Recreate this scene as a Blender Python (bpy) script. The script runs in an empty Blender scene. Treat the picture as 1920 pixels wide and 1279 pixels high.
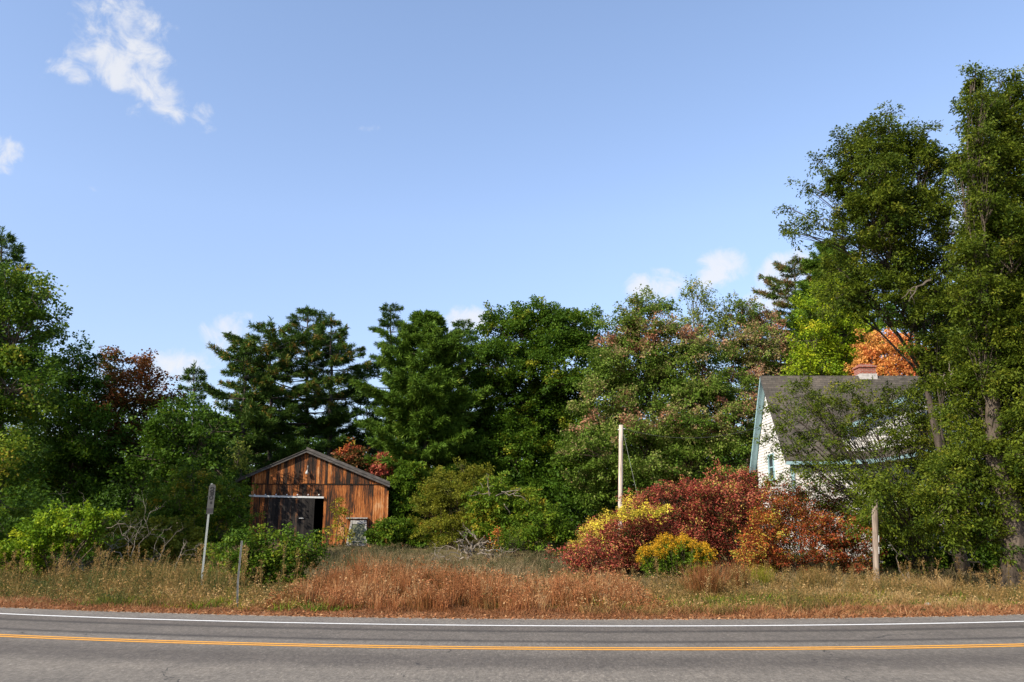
import bpy, math, random
import numpy as np
from mathutils import Vector

# ------------------------------------------------------------------ camera, sky, sun, exposure
SC = bpy.context.scene
COL = SC.collection
W, H, FPX = 1920.0, 1279.0, 1557.0
CAM_Z = 1.65
PITCH = math.radians(13.2)
cam = bpy.data.cameras.new('camera')
cam.sensor_width = 36.0
cam.lens = 36.0 * FPX / W
cam.clip_start = 0.1
cam.clip_end = 5000.0
camo = bpy.data.objects.new('camera', cam)
camo.location = (0, 0, CAM_Z)
camo.rotation_euler = (math.radians(90) + PITCH, 0, 0)
COL.objects.link(camo)
SC.camera = camo

SUN_AZ, SUN_EL = math.radians(50), math.radians(36)        # degrees to the left of straight behind the camera
SUN_DIR = Vector((-math.sin(SUN_AZ) * math.cos(SUN_EL), -math.cos(SUN_AZ) * math.cos(SUN_EL), math.sin(SUN_EL)))
sl = bpy.data.lights.new('sun', 'SUN')
sl.energy = 4.4
sl.angle = math.radians(0.5)
sl.color = (1.0, 0.90, 0.75)
so = bpy.data.objects.new('sun', sl)
so.rotation_euler = (-SUN_DIR).to_track_quat('-Z', 'Y').to_euler()
so.location = (-30, -30, 40)
COL.objects.link(so)

SC.view_settings.view_transform = 'Standard'
SC.view_settings.look = 'None'
SC.view_settings.exposure = 0.92
SC.view_settings.gamma = 1.0
SC.view_settings.use_curve_mapping = False
try:
    SC.cycles.max_bounces = 6
    SC.cycles.transmission_bounces = 4
    SC.cycles.diffuse_bounces = 3
    SC.cycles.use_denoising = True
except Exception:
    pass

CP, SP = math.cos(PITCH), math.sin(PITCH)
def ray(px, py):
    u = (px - W / 2) / FPX
    v = (H / 2 - py) / FPX
    return np.array([u, CP - v * SP, SP + v * CP])
def P(px, py, Y):
    r = ray(px, py)
    return np.array([0, 0, CAM_Z]) + r * (Y / r[1])
def PR(rpx, py, Y):                                         # pixels to metres at a depth
    return rpx / FPX * Y / ray(960, py)[1]

# clouds: (px, py, rx, ry, rot, strength) turned once into sky directions
CLOUDS = [(215, 45, 66, 54, 0.3, .95), (266, 75, 64, 64, 0.9, .92), (190, 105, 66, 34, 0.15, .9), (138, 134, 50, 24, 0.1, 1.1),
          (225, 140, 62, 30, 0.5, 1.0), (292, 172, 62, 42, 0.75, 1.12), (268, 205, 40, 20, 0.2, .7), (384, 220, 26, 28, 0, 1.05), (5, 290, 30, 34, 0, 1.1),
          (340, 688, 76, 38, -.2, .98), (425, 622, 56, 34, -.3, .85), (880, 602, 66, 32, 0, 1.2), (1232, 534, 66, 30, 0, 1.3), (1352, 505, 54, 40, -.3, 1.2),
          (1340, 535, 36, 26, 0, .6), (1478, 512, 60, 42, -.3, 1.35), (1450, 552, 64, 30, -.3, 1.2), (1830, 380, 60, 60, 0, .8), (1810, 430, 40, 50, 0, .8), (675, 240, 46, 8, 0, .35),
          (175, 355, 14, 9, 0, .35), (1900, 420, 60, 60, 0, .7), (560, 640, 90, 30, 0, .55), (250, 720, 90, 30, 0, .5)]
world = bpy.data.worlds.new('World')
SC.world = world
world.use_nodes = True
nt = world.node_tree
nt.nodes.clear()
def N(tree, kind, **kw):
    n = tree.nodes.new(kind)
    for k, v in kw.items():
        setattr(n, k, v)
    return n
def L(tree, a, b):
    tree.links.new(a, b)
def math_node(tree, op, a, b=None, c=None, clamp=False):
    n = tree.nodes.new('ShaderNodeMath'); n.operation = op; n.use_clamp = clamp
    for i, x in enumerate((a, b, c)):
        if x is None: continue
        if isinstance(x, (int, float)): n.inputs[i].default_value = x
        else: tree.links.new(x, n.inputs[i])
    return n.outputs[0]
def vdot(tree, a, vec):
    n = tree.nodes.new('ShaderNodeVectorMath'); n.operation = 'DOT_PRODUCT'
    tree.links.new(a, n.inputs[0]); n.inputs[1].default_value = vec
    return n.outputs['Value']
sky = N(nt, 'ShaderNodeTexSky', sky_type='NISHITA', sun_disc=False)
sky.sun_elevation = SUN_EL
sky.sun_rotation = math.atan2(SUN_DIR.x, SUN_DIR.y)
sky.altitude = 100; sky.air_density = 1.0; sky.dust_density = 0.6; sky.ozone_density = 1.6
tc = N(nt, 'ShaderNodeTexCoord')
dirv = tc.outputs['Generated']
nz = N(nt, 'ShaderNodeTexNoise'); nz.inputs['Scale'].default_value = 30; nz.inputs['Detail'].default_value = 9; nz.inputs['Roughness'].default_value = 0.62
nz.inputs['Distortion'].default_value = 0.5
L(nt, dirv, nz.inputs['Vector'])
total = None
for (cx, cy, rx, ry, rot, st) in CLOUDS:
    d = ray(cx, cy); d = d / np.linalg.norm(d)
    ex = ray(cx + 10, cy) / np.linalg.norm(ray(cx + 10, cy)) - d; ex /= np.linalg.norm(ex)
    ey = np.cross(d, ex)                                    # points down or up; symmetric blob, only the tilt matters
    if ey[2] > 0: ey = -ey
    c_, s_ = math.cos(rot), math.sin(rot)
    ax = (ex * c_ + ey * s_) * FPX / rx / 1.15
    ay = (-ex * s_ + ey * c_) * FPX / ry / 1.15
    x_ = math_node(nt, 'SUBTRACT', vdot(nt, dirv, tuple(ax)), float(np.dot(d, ax)))
    y_ = math_node(nt, 'SUBTRACT', vdot(nt, dirv, tuple(ay)), float(np.dot(d, ay)))
    r2 = math_node(nt, 'ADD', math_node(nt, 'MULTIPLY', x_, x_), math_node(nt, 'MULTIPLY', y_, y_))
    front = math_node(nt, 'GREATER_THAN', vdot(nt, dirv, tuple(d)), 0.5)
    m = math_node(nt, 'MULTIPLY', math_node(nt, 'SUBTRACT', 1.0, r2, clamp=True), front)
    m = math_node(nt, 'MULTIPLY', m, st)
    total = m if total is None else math_node(nt, 'MAXIMUM', total, m)
dens = math_node(nt, 'ADD', total, math_node(nt, 'MULTIPLY', math_node(nt, 'SUBTRACT', nz.outputs['Fac'], 0.53), 3.4))
gate = math_node(nt, 'MULTIPLY', total, 3.0, clamp=True)
mr = N(nt, 'ShaderNodeMapRange', interpolation_type='SMOOTHSTEP')
L(nt, dens, mr.inputs['Value']); mr.inputs['From Min'].default_value = 0.15; mr.inputs['From Max'].default_value = 1.3
cl = math_node(nt, 'MULTIPLY', math_node(nt, 'MULTIPLY', mr.outputs[0], gate), 0.80)
hs = N(nt, 'ShaderNodeHueSaturation'); hs.inputs['Saturation'].default_value = 1.0; hs.inputs['Value'].default_value = 1.0
L(nt, sky.outputs[0], hs.inputs['Color'])
tintn = N(nt, 'ShaderNodeMix', data_type='RGBA', blend_type='MULTIPLY'); tintn.inputs[0].default_value = 1.0
L(nt, hs.outputs[0], tintn.inputs[6]); tintn.inputs[7].default_value = (1.11, 1.02, 1.0, 1)
mx = N(nt, 'ShaderNodeMix', data_type='RGBA')
sepz = N(nt, 'ShaderNodeSeparateXYZ'); L(nt, dirv, sepz.inputs[0])
hz_r = N(nt, 'ShaderNodeValToRGB'); he = hz_r.color_ramp.elements                # paler, thinner light low in the sky
he[0].position = 0.0; he[0].color = (.52, .52, .55, 1); he[1].position = .55; he[1].color = (1, 1, 1, 1)
e_ = he.new(.22); e_.color = (.80, .79, .82, 1)
e_ = he.new(.36); e_.color = (.97, .95, .96, 1)
L(nt, sepz.outputs[2], hz_r.inputs[0])
hzm = N(nt, 'ShaderNodeMix', data_type='RGBA', blend_type='MULTIPLY'); hzm.inputs[0].default_value = 1.0
L(nt, tintn.outputs[2], hzm.inputs[6]); L(nt, hz_r.outputs[0], hzm.inputs[7])
L(nt, cl, mx.inputs[0]); L(nt, hzm.outputs[2], mx.inputs[6]); mx.inputs[7].default_value = (3.25, 3.25, 3.3, 1)
bg = N(nt, 'ShaderNodeBackground'); bg.inputs['Strength'].default_value = 0.15
L(nt, mx.outputs[2], bg.inputs['Color'])
wo = N(nt, 'ShaderNodeOutputWorld')
L(nt, bg.outputs[0], wo.inputs['Surface'])

# ------------------------------------------------------------------ helpers
def rng_(seed): return np.random.default_rng(seed)
def nrm(a): return a / np.maximum(np.linalg.norm(a, axis=-1, keepdims=True), 1e-9)
def lump(p, scale, seed):                                   # smooth pseudo noise in -1..1
    r = rng_(seed)
    s = 0
    for k in range(4):
        a = r.normal(size=3) * scale * (1.0 + 0.6 * k)
        s = s + np.sin(p @ a + r.uniform(0, 6.28)) / (1 + 0.5 * k)
    return s / 2.2

def set_props(o, label=None, cat=None, group=None, kind=None):
    if label: o['label'] = label
    if cat: o['category'] = cat
    if group: o['group'] = group
    if kind: o['kind'] = kind
    return o
def thing(name, loc, label, cat, group=None):
    o = bpy.data.objects.new(name, None)
    o.empty_display_size = 0.3
    o.location = [float(x) for x in loc]
    COL.objects.link(o)
    return set_props(o, label, cat, group)

def link_mesh(name, me, mat, parent=None, loc=(0, 0, 0)):
    me.materials.append(mat)
    o = bpy.data.objects.new(name, me)
    COL.objects.link(o)
    if parent: o.parent = parent
    else: o.location = [float(x) for x in loc]
    return o

def np_mesh(name, verts, faces, tint=None, mat=None, parent=None, org=(0, 0, 0), extra=None):
    """verts (n,3) world, faces (m,k) of one size; shifted so org is the local origin"""
    verts = np.asarray(verts, dtype=np.float32) - np.asarray(org, dtype=np.float32)
    faces = np.asarray(faces, dtype=np.int32)
    me = bpy.data.meshes.new(name)
    n, (m, k) = len(verts), faces.shape
    me.vertices.add(n); me.vertices.foreach_set('co', verts.ravel())
    me.loops.add(m * k); me.loops.foreach_set('vertex_index', faces.ravel())
    me.polygons.add(m); me.polygons.foreach_set('loop_start', np.arange(0, m * k, k, dtype=np.int32))
    me.update(calc_edges=True)
    if tint is not None:
        a = me.attributes.new('tint', 'FLOAT', 'POINT'); a.data.foreach_set('value', np.asarray(tint, dtype=np.float32))
    for kx, arr in (extra or {}).items():
        a = me.attributes.new(kx, 'FLOAT', 'POINT'); a.data.foreach_set('value', np.asarray(arr, dtype=np.float32))
    return link_mesh(name, me, mat, parent, org)

class MB:
    """collects boxes, prisms and tubes; build() links them as one mesh"""
    def __init__(s): s.v, s.f, s.t = [], [], []
    def poly(s, pts, faces, tint=0.5):
        b = len(s.v)
        s.v += [tuple(float(c) for c in p) for p in pts]; s.t += [tint] * len(pts)
        s.f += [tuple(b + i for i in f) for f in faces]
    def box(s, lo, hi, tint=0.5):
        x0, y0, z0 = lo; x1, y1, z1 = hi
        s.poly([(x0, y0, z0), (x1, y0, z0), (x1, y1, z0), (x0, y1, z0), (x0, y0, z1), (x1, y0, z1), (x1, y1, z1), (x0, y1, z1)],
               [(3, 2, 1, 0), (4, 5, 6, 7), (0, 1, 5, 4), (1, 2, 6, 5), (2, 3, 7, 6), (3, 0, 4, 7)], tint)
    def hexa(s, a, b, tint=0.5):                            # two quads (lists of four points), joined
        s.poly(list(a) + list(b), [(3, 2, 1, 0), (4, 5, 6, 7), (0, 1, 5, 4), (1, 2, 6, 5), (2, 3, 7, 6), (3, 0, 4, 7)], tint)
    def prism(s, outline, off, tint=0.5):                   # outline of points swept by off
        n = len(outline); o = np.array(off)
        pts = [np.array(p, float) for p in outline] + [np.array(p, float) + o for p in outline]
        s.poly(pts, [tuple(range(n - 1, -1, -1)), tuple(range(n, 2 * n))] + [(i, (i + 1) % n, n + (i + 1) % n, n + i) for i in range(n)], tint)
    def tube(s, pts, rad, sides=6, tint=0.5, caps=True):
        pts = np.asarray(pts, float); n = len(pts)
        rad = np.full(n, rad) if np.isscalar(rad) else np.asarray(rad, float)
        tg = nrm(np.gradient(pts, axis=0))
        ref = np.array([0, 0, 1.0]) if abs(tg[0][2]) < 0.9 else np.array([1.0, 0, 0])
        a = nrm(np.cross(tg, ref)); b = np.cross(tg, a)
        th = np.linspace(0, 2 * math.pi, sides, endpoint=False)
        ring = pts[:, None] + rad[:, None, None] * (np.cos(th)[None, :, None] * a[:, None] + np.sin(th)[None, :, None] * b[:, None])
        fs = [(i * sides + j, i * sides + (j + 1) % sides, (i + 1) * sides + (j + 1) % sides, (i + 1) * sides + j) for i in range(n - 1) for j in range(sides)]
        if caps: fs += [tuple(range(sides - 1, -1, -1)), tuple((n - 1) * sides + j for j in range(sides))]
        s.poly(ring.reshape(-1, 3), fs, tint)
    def build(s, name, mat, parent=None, org=(0, 0, 0), smooth=False):
        me = bpy.data.meshes.new(name)
        o_ = np.asarray(org, float)
        me.from_pydata([tuple(np.array(p) - o_) for p in s.v], [], s.f)
        a = me.attributes.new('tint', 'FLOAT', 'POINT'); a.data.foreach_set('value', np.asarray(s.t, dtype=np.float32))
        if smooth: me.polygons.foreach_set('use_smooth', [True] * len(me.polygons))
        me.update()
        return link_mesh(name, me, mat, parent, org)

# ------------------------------------------------------------------ materials
MATS = {}
def base_mat(name, rough=0.7, spec=0.3):
    m = bpy.data.materials.new(name); m.use_nodes = True
    t = m.node_tree; b = t.nodes['Principled BSDF']
    b.inputs['Roughness'].default_value = rough; b.inputs['Specular IOR Level'].default_value = spec
    MATS[name] = m
    return m, t, b
def ramp(t, fac, stops):
    r = t.nodes.new('ShaderNodeValToRGB'); e = r.color_ramp.elements
    while len(e) < len(stops): e.new(0.5)
    for k, (p, c) in enumerate(stops):
        e[k].position = p; e[k].color = (*c, 1)
    if fac is not None: t.links.new(fac, r.inputs[0])
    return r.outputs[0]
def noise(t, scale, detail=6, rough=0.6, stretch=None, coord='Object', dist=0.0):
    tc = t.nodes.new('ShaderNodeTexCoord'); n = t.nodes.new('ShaderNodeTexNoise')
    n.inputs['Scale'].default_value = scale; n.inputs['Detail'].default_value = detail; n.inputs['Roughness'].default_value = rough; n.inputs['Distortion'].default_value = dist
    v = tc.outputs[coord]
    if stretch:
        mp = t.nodes.new('ShaderNodeMapping'); mp.inputs['Scale'].default_value = stretch
        t.links.new(v, mp.inputs[0]); v = mp.outputs[0]
    t.links.new(v, n.inputs['Vector'])
    return n.outputs['Fac']
def attr(t, name):
    a = t.nodes.new('ShaderNodeAttribute'); a.attribute_name = name
    return a.outputs['Fac']
def mixc(t, fac, a, b, mode='MIX'):
    n = t.nodes.new('ShaderNodeMix'); n.data_type = 'RGBA'; n.blend_type = mode
    for s, x in ((0, fac), (6, a), (7, b)):
        if isinstance(x, (int, float)): n.inputs[s].default_value = x
        elif isinstance(x, tuple): n.inputs[s].default_value = (*x, 1)
        else: t.links.new(x, n.inputs[s])
    return n.outputs[2]
def bump(t, b, h, strength=0.4, dist=0.02):
    n = t.nodes.new('ShaderNodeBump'); n.inputs['Strength'].default_value = strength; n.inputs['Distance'].default_value = dist
    t.links.new(h, n.inputs['Height']); t.links.new(n.outputs[0], b.inputs['Normal'])

LEAFK = (1.75, 1.65, .52)
def leaf_mat(name, stops, trans=0.32, rough=0.6, spec=0.14):
    m, t, b = base_mat(name, rough, spec)
    kk = (1.25, 1.22, .6) if 'pine' in name else (1.55, 1.48, .5) if 'narrow' in name else LEAFK
    stops = [(p_, (c_[0] * kk[0], c_[1] * kk[1], c_[2] * kk[2])) if not any(w_ in name for w_ in ('grass', 'weed', 'crimson', 'orange', 'bronz', 'rusty', 'russet', 'golden')) else (p_, c_) for p_, c_ in stops]
    c = ramp(t, attr(t, 'tint'), stops)
    t.links.new(c, b.inputs['Base Color'])
    tr = t.nodes.new('ShaderNodeBsdfTranslucent')
    g = t.nodes.new('ShaderNodeGamma'); g.inputs[1].default_value = 0.9
    t.links.new(c, g.inputs[0]); t.links.new(g.outputs[0], tr.inputs[0])
    ms = t.nodes.new('ShaderNodeMixShader'); ms.inputs[0].default_value = trans
    t.links.new(b.outputs[0], ms.inputs[1]); t.links.new(tr.outputs[0], ms.inputs[2])
    t.links.new(ms.outputs[0], t.nodes['Material Output'].inputs['Surface'])
    return m
LM = {
    'dark': leaf_mat('dark_green_leaves', [(0, (.012, .030, .008)), (.5, (.030, .068, .014)), (.85, (.060, .105, .022)), (1, (.12, .13, .03))]),
    'green': leaf_mat('green_leaves', [(0, (.020, .045, .010)), (.5, (.048, .092, .018)), (.8, (.085, .125, .026)), (1, (.16, .13, .035))]),
    'maple': leaf_mat('maple_leaves', [(0, (.018, .045, .010)), (.45, (.042, .082, .016)), (.8, (.095, .135, .03)), (1, (.15, .13, .04))]),
    'bronze': leaf_mat('bronzing_leaves', [(0, (.05, .10, .008)), (.42, (.135, .205, .026)), (.60, (.22, .235, .065)), (.78, (.34, .24, .13)), (1, (.38, .17, .10))]),
    'pale': leaf_mat('pale_green_leaves', [(0, (.05, .075, .03)), (.5, (.10, .135, .055)), (.85, (.16, .18, .09)), (1, (.22, .16, .09))]),
    'russet': leaf_mat('russet_leaves', [(0, (.02, .045, .006)), (.35, (.055, .068, .010)), (.6, (.13, .055, .012)), (1, (.21, .06, .014))]),
    'lime': leaf_mat('yellow_green_leaves', [(0, (.06, .115, .014)), (.5, (.15, .21, .025)), (.85, (.25, .27, .04)), (1, (.32, .27, .06))]),
    'orange': leaf_mat('orange_leaves', [(0, (.34, .15, .025)), (.35, (.66, .34, .085)), (.65, (.70, .29, .09)), (1, (.60, .13, .05))]),
    'olive': leaf_mat('olive_leaves', [(0, (.045, .055, .016)), (.5, (.10, .115, .030)), (.85, (.15, .14, .045)), (1, (.20, .12, .05))]),
    'willow': leaf_mat('narrow_leaves', [(0, (.016, .034, .008)), (.45, (.048, .072, .014)), (.75, (.078, .106, .024)), (1, (.12, .125, .035))]),
    'crimson': leaf_mat('crimson_leaves', [(0, (.035, .050, .010)), (.14, (.07, .030, .012)), (.3, (.19, .034, .022)), (.55, (.33, .058, .042)), (.75, (.42, .13, .08)), (.9, (.38, .19, .06)), (1, (.45, .36, .08))], trans=0.22),
    'ember': leaf_mat('orange_red_leaves', [(0, (.045, .055, .010)), (.18, (.11, .05, .014)), (.42, (.25, .050, .022)), (.7, (.38, .085, .026)), (.85, (.40, .21, .03)), (1, (.38, .34, .05))], trans=0.22),
    'yellow': leaf_mat('yellow_leaves', [(0, (.14, .15, .04)), (.5, (.36, .30, .10)), (1, (.48, .42, .18))]),
    'gold': leaf_mat('goldenrod_flowers', [(0, (.30, .18, .012)), (.5, (.52, .29, .015)), (1, (.62, .34, .02))]),
    'pine': leaf_mat('pine_needles', [(0, (.014, .034, .010)), (.5, (.036, .076, .018)), (.85, (.070, .115, .028)), (1, (.20, .12, .05))], trans=0.15),
    'pine_light': leaf_mat('bright_pine_needles', [(0, (.025, .060, .012)), (.5, (.065, .125, .022)), (.9, (.11, .165, .034)), (1, (.19, .17, .05))], trans=0.18),
    'pine_rust': leaf_mat('rusty_pine_needles', [(0, (.03, .07, .010)), (.5, (.075, .13, .018)), (.7, (.15, .11, .035)), (1, (.21, .11, .05))], trans=0.15),
    'red_grass': leaf_mat('red_bunch_grass', [(0, (.10, .085, .022)), (.3, (.20, .080, .024)), (.6, (.31, .115, .042)), (.82, (.39, .20, .080)), (1, (.46, .31, .15))], trans=0.3, spec=.2),
    'tan_grass': leaf_mat('tan_grass', [(0, (.05, .075, .014)), (.3, (.13, .10, .026)), (.6, (.24, .145, .045)), (.85, (.33, .20, .075)), (1, (.44, .31, .14))], trans=0.3, spec=.2),
    'field_grass': leaf_mat('field_grass', [(0, (.05, .065, .022)), (.45, (.105, .095, .040)), (.8, (.20, .145, .075)), (1, (.30, .22, .12))], trans=0.3, spec=.2),
    'rust_grass': leaf_mat('rust_grass', [(0, (.10, .055, .02)), (.4, (.22, .09, .035)), (.8, (.34, .15, .06)), (1, (.45, .27, .13))], trans=0.3, spec=.2),
    'weed': leaf_mat('dry_weed', [(0, (.045, .075, .012)), (.3, (.10, .095, .024)), (.6, (.25, .155, .045)), (.85, (.36, .21, .075)), (1, (.46, .32, .14))], trans=0.3, spec=.2),
    'white_flower': leaf_mat('small_white_flowers', [(0, (.4, .4, .36)), (1, (.7, .7, .66))], trans=0.2),
}
def simple(name, stops, scale, rough=0.75, spec=0.25, stretch=None, b_str=0.4, b_dist=0.01, tint=0.0, detail=8):
    m, t, b = base_mat(name, rough, spec)
    f = noise(t, scale, detail, stretch=stretch)
    if tint:
        f2 = math_node(t, 'ADD', math_node(t, 'MULTIPLY', f, 1 - tint), math_node(t, 'MULTIPLY', attr(t, 'tint'), tint))
    else: f2 = f
    t.links.new(ramp(t, f2, stops), b.inputs['Base Color'])
    bump(t, b, f, b_str, b_dist)
    return m
M_bark = simple('bark', [(.25, (.035, .026, .019)), (.5, (.105, .08, .058)), (.75, (.21, .165, .12))], 9, stretch=(1, 1, .22), b_str=.9, b_dist=.05)
M_dark_bark = simple('dark_bark', [(.3, (.025, .02, .016)), (.7, (.09, .07, .055))], 7, stretch=(1, 1, .25), b_str=.8, b_dist=.03)
M_dead = simple('dead_wood', [(.25, (.07, .058, .045)), (.6, (.19, .16, .125)), (.8, (.33, .29, .24))], 14, stretch=(1, 1, .4), tint=.5)
M_elm = simple('elm_bark', [(.25, (.03, .024, .018)), (.5, (.075, .058, .043)), (.75, (.15, .12, .09))], 9, stretch=(1, 1, .22), b_str=.9, b_dist=.05)
M_stem = simple('stems', [(.3, (.05, .035, .02)), (.7, (.13, .09, .055))], 10)
M_pole = simple('weathered_pole_wood', [(.3, (.16, .12, .09)), (.45, (.40, .33, .27)), (.7, (.60, .53, .46))], 14, stretch=(1, 1, .07), b_str=.6)
M_post = simple('grey_post_wood', [(.3, (.07, .055, .045)), (.48, (.21, .165, .13)), (.72, (.33, .27, .22))], 14, stretch=(1, 1, .08), b_str=.7)
M_wire = simple('wire_black', [(0, (.02, .02, .02)), (1, (.04, .04, .04))], 5)
M_wire_pale = simple('wire_grey', [(0, (.16, .17, .15)), (1, (.22, .23, .2))], 5)
M_galv = simple('galvanised_steel', [(.3, (.35, .36, .35)), (.7, (.55, .56, .55))], 22, rough=.45, spec=.5, b_str=.1)
M_steel_green = simple('painted_steel', [(.3, (.22, .24, .22)), (.7, (.36, .38, .35))], 20, rough=.5, spec=.5, b_str=.1)
M_oldsteel = simple('dull_steel', [(.3, (.08, .085, .08)), (.7, (.24, .24, .22))], 6, rough=.6, spec=.4, b_str=.1)
M_signface = simple('sign_grey', [(.3, (.055, .056, .052)), (.7, (.09, .09, .085))], 16, rough=.7, spec=.2, b_str=.05)
M_mark = simple('sign_marks', [(.3, (.010, .010, .010)), (.7, (.022, .022, .022))], 20, b_str=.05)
M_band = simple('sign_band', [(.3, (.03, .028, .03)), (.7, (.05, .045, .05))], 20, b_str=.05)
M_white = simple('white_paint', [(.28, (.34, .33, .30)), (.42, (.56, .55, .52)), (.6, (.64, .63, .61)), (.9, (.70, .69, .67))], 2.2, stretch=(1, 1, .45), rough=.6, b_str=.15)
M_aqua = simple('aqua_paint', [(.2, (.20, .33, .36)), (.7, (.30, .45, .48))], 8, rough=.55, b_str=.15)
M_dirtywhite = simple('dirty_white_paint', [(.2, (.22, .21, .195)), (.5, (.40, .385, .365)), (.8, (.54, .53, .505))], 9, rough=.7)
M_oldpaint = simple('old_peeling_paint', [(.3, (.10, .095, .085)), (.5, (.24, .23, .21)), (.75, (.36, .35, .32))], 9, rough=.8)
M_dark = simple('dark_interior', [(0, (.012, .011, .010)), (1, (.03, .026, .022))], 3)
M_boardroof = simple('weathered_roof_boards', [(.25, (.025, .023, .021)), (.55, (.075, .068, .062)), (.8, (.17, .155, .145))], 10, stretch=(.25, 1, 1))
def glass_mat(name, col):
    m, t, b = base_mat(name, .08, .6)
    f = noise(t, 3, 4)
    t.links.new(ramp(t, f, [(.3, col), (.7, tuple(c * 1.7 for c in col))]), b.inputs['Base Color'])
    return m
M_glass = glass_mat('window_glass', (.03, .04, .045))
M_oldglass = simple('mossy_glass', [(.3, (.055, .065, .035)), (.6, (.11, .115, .07)), (.85, (.20, .19, .15))], 7, rough=.5, spec=.15, b_str=.1)
# barn siding: boards in browns with dark vertical weather stains
m, t, b = base_mat('barn_boards', .8, .2)
grain = noise(t, 5.0, 8, .7, stretch=(4.2, 4.2, .30))
fine = noise(t, 9.0, 6, .75, stretch=(6, 6, .8))
stain = noise(t, .50, 5, .65, stretch=(1.2, 1.2, .6))
f = math_node(t, 'ADD', math_node(t, 'MULTIPLY', math_node(t, 'SUBTRACT', grain, .5), 1.9), math_node(t, 'MULTIPLY', math_node(t, 'SUBTRACT', attr(t, 'tint'), .5), .65))
f = math_node(t, 'ADD', f, math_node(t, 'MULTIPLY', math_node(t, 'SUBTRACT', stain, .5), 1.7))
f = math_node(t, 'ADD', f, math_node(t, 'MULTIPLY', math_node(t, 'SUBTRACT', fine, .5), .7))
c = ramp(t, math_node(t, 'ADD', f, .41), [(.10, (.010, .008, .006)), (.32, (.035, .018, .010)), (.48, (.13, .042, .012)), (.68, (.30, .095, .022)), (.88, (.40, .17, .055)), (1, (.46, .28, .15))])
t.links.new(c, b.inputs['Base Color']); bump(t, b, grain, .5, .01)
M_barn = m
m, t, b = base_mat('barn_door_boards', .8, .2)
grain = noise(t, 5.0, 8, .65, stretch=(5.5, 5.5, .35))
f = math_node(t, 'ADD', math_node(t, 'MULTIPLY', math_node(t, 'SUBTRACT', grain, .26), 1.35), math_node(t, 'MULTIPLY', attr(t, 'tint'), .75))
c = ramp(t, math_node(t, 'SUBTRACT', f, .2), [(.15, (.007, .006, .006)), (.42, (.020, .017, .015)), (.58, (.036, .029, .024)), (.68, (.16, .058, .017)), (.9, (.32, .15, .06))])
t.links.new(c, b.inputs['Base Color']); bump(t, b, grain, .5, .01)
M_barndoor = m
# shingles and brick
def brick_mat(name, c1, c2, mortar, scale, bw, rh, ms, rough=.85):
    m, t, b = base_mat(name, rough, .2)
    tc = t.nodes.new('ShaderNodeUVMap'); br = t.nodes.new('ShaderNodeTexBrick')
    t.links.new(tc.outputs[0], br.inputs['Vector'])
    br.inputs['Color1'].default_value = (*c1, 1); br.inputs['Color2'].default_value = (*c2, 1); br.inputs['Mortar'].default_value = (*mortar, 1)
    br.inputs['Scale'].default_value = scale; br.inputs['Brick Width'].default_value = bw; br.inputs['Row Height'].default_value = rh; br.inputs['Mortar Size'].default_value = ms
    f = noise(t, 1.1, 9, .75)
    c = mixc(t, .95, br.outputs['Color'], ramp(t, f, [(.25, (.42, .44, .40)), (.5, (.95, .95, .92)), (.75, (1.5, 1.42, 1.3))]), 'MULTIPLY')
    t.links.new(c, b.inputs['Base Color']); bump(t, b, br.outputs['Fac'], -.5, .01)
    return m
M_shingle = brick_mat('asphalt_shingles', (.058, .052, .045), (.098, .086, .074), (.040, .036, .032), 1.0, .32, .14, .010)
M_brick = brick_mat('red_brick', (.24, .045, .028), (.31, .075, .045), (.27, .22, .19), 1.0, .22, .075, .012)

def add_uv(o, scale=1.0):                                   # box-projected uv in metres for brick and shingle
    me = o.data; uv = me.uv_layers.new(name='UVMap')
    for p in me.polygons:
        n = p.normal
        if abs(n.x) > max(abs(n.y), abs(n.z)) * 1.2: u, v = Vector((0, 1, 0)), Vector((0, 0, 1))
        else:
            u = Vector((1, 0, 0)); v = n.cross(u).normalized()
            if v.z < 0: v = -v
        for li in p.loop_indices:
            co = me.vertices[me.loops[li].vertex_index].co
            uv.data[li].uv = (co.dot(u) * scale, co.dot(v) * scale)

# ------------------------------------------------------------------ ground and road
def road_off(x):                                            # the road bends gently; measured along its white line
    x = np.asarray(x, float)
    xc = np.clip(x, -11.5, 11.5)
    k = 0.0142
    base = k * (xc - 2.3) ** 2
    slope = 2 * k * (xc - 2.3)
    ex = x - xc
    ease = 30 * (1 - np.exp(-np.abs(ex) / 30.0)) * np.sign(ex)
    return base + slope * ease * 0.7
EDGE = 17.62                                                # distance of the asphalt edge where the bend is nearest
WHITE, YEL = 16.38, 13.15
def ground_z(x, y):
    x = np.asarray(x, float); y = np.asarray(y, float)
    d = y - road_off(x)
    z = np.interp(d, [-400, -60, 3, 6.2, EDGE - .05, EDGE + .15, EDGE + 1.2, 21, 29, 36, 42, 48, 60, 80, 600],
                  [-1.5, -.3, -.10, -.06, -.06, .0, .035, .02, .12, .48, 1.0, 1.38, 1.75, 2.2, 4.0])
    w = np.clip((d - EDGE - .5) / 4, 0, 1)
    return z + w * (.06 * np.sin(x * .9 + 1.3) * np.sin(y * .7) + .04 * np.sin(x * 2.3) * np.sin(y * 1.9 + 2))
def gz(x, y): return float(ground_z(x, y))
def hit(px, py):                                            # where a picture point meets the ground
    Y = 6.0
    while Y < 80:
        p = P(px, py, Y)
        if p[2] <= gz(p[0], Y): break
        Y += .05
    return np.array([p[0], Y, gz(p[0], Y)])

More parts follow.
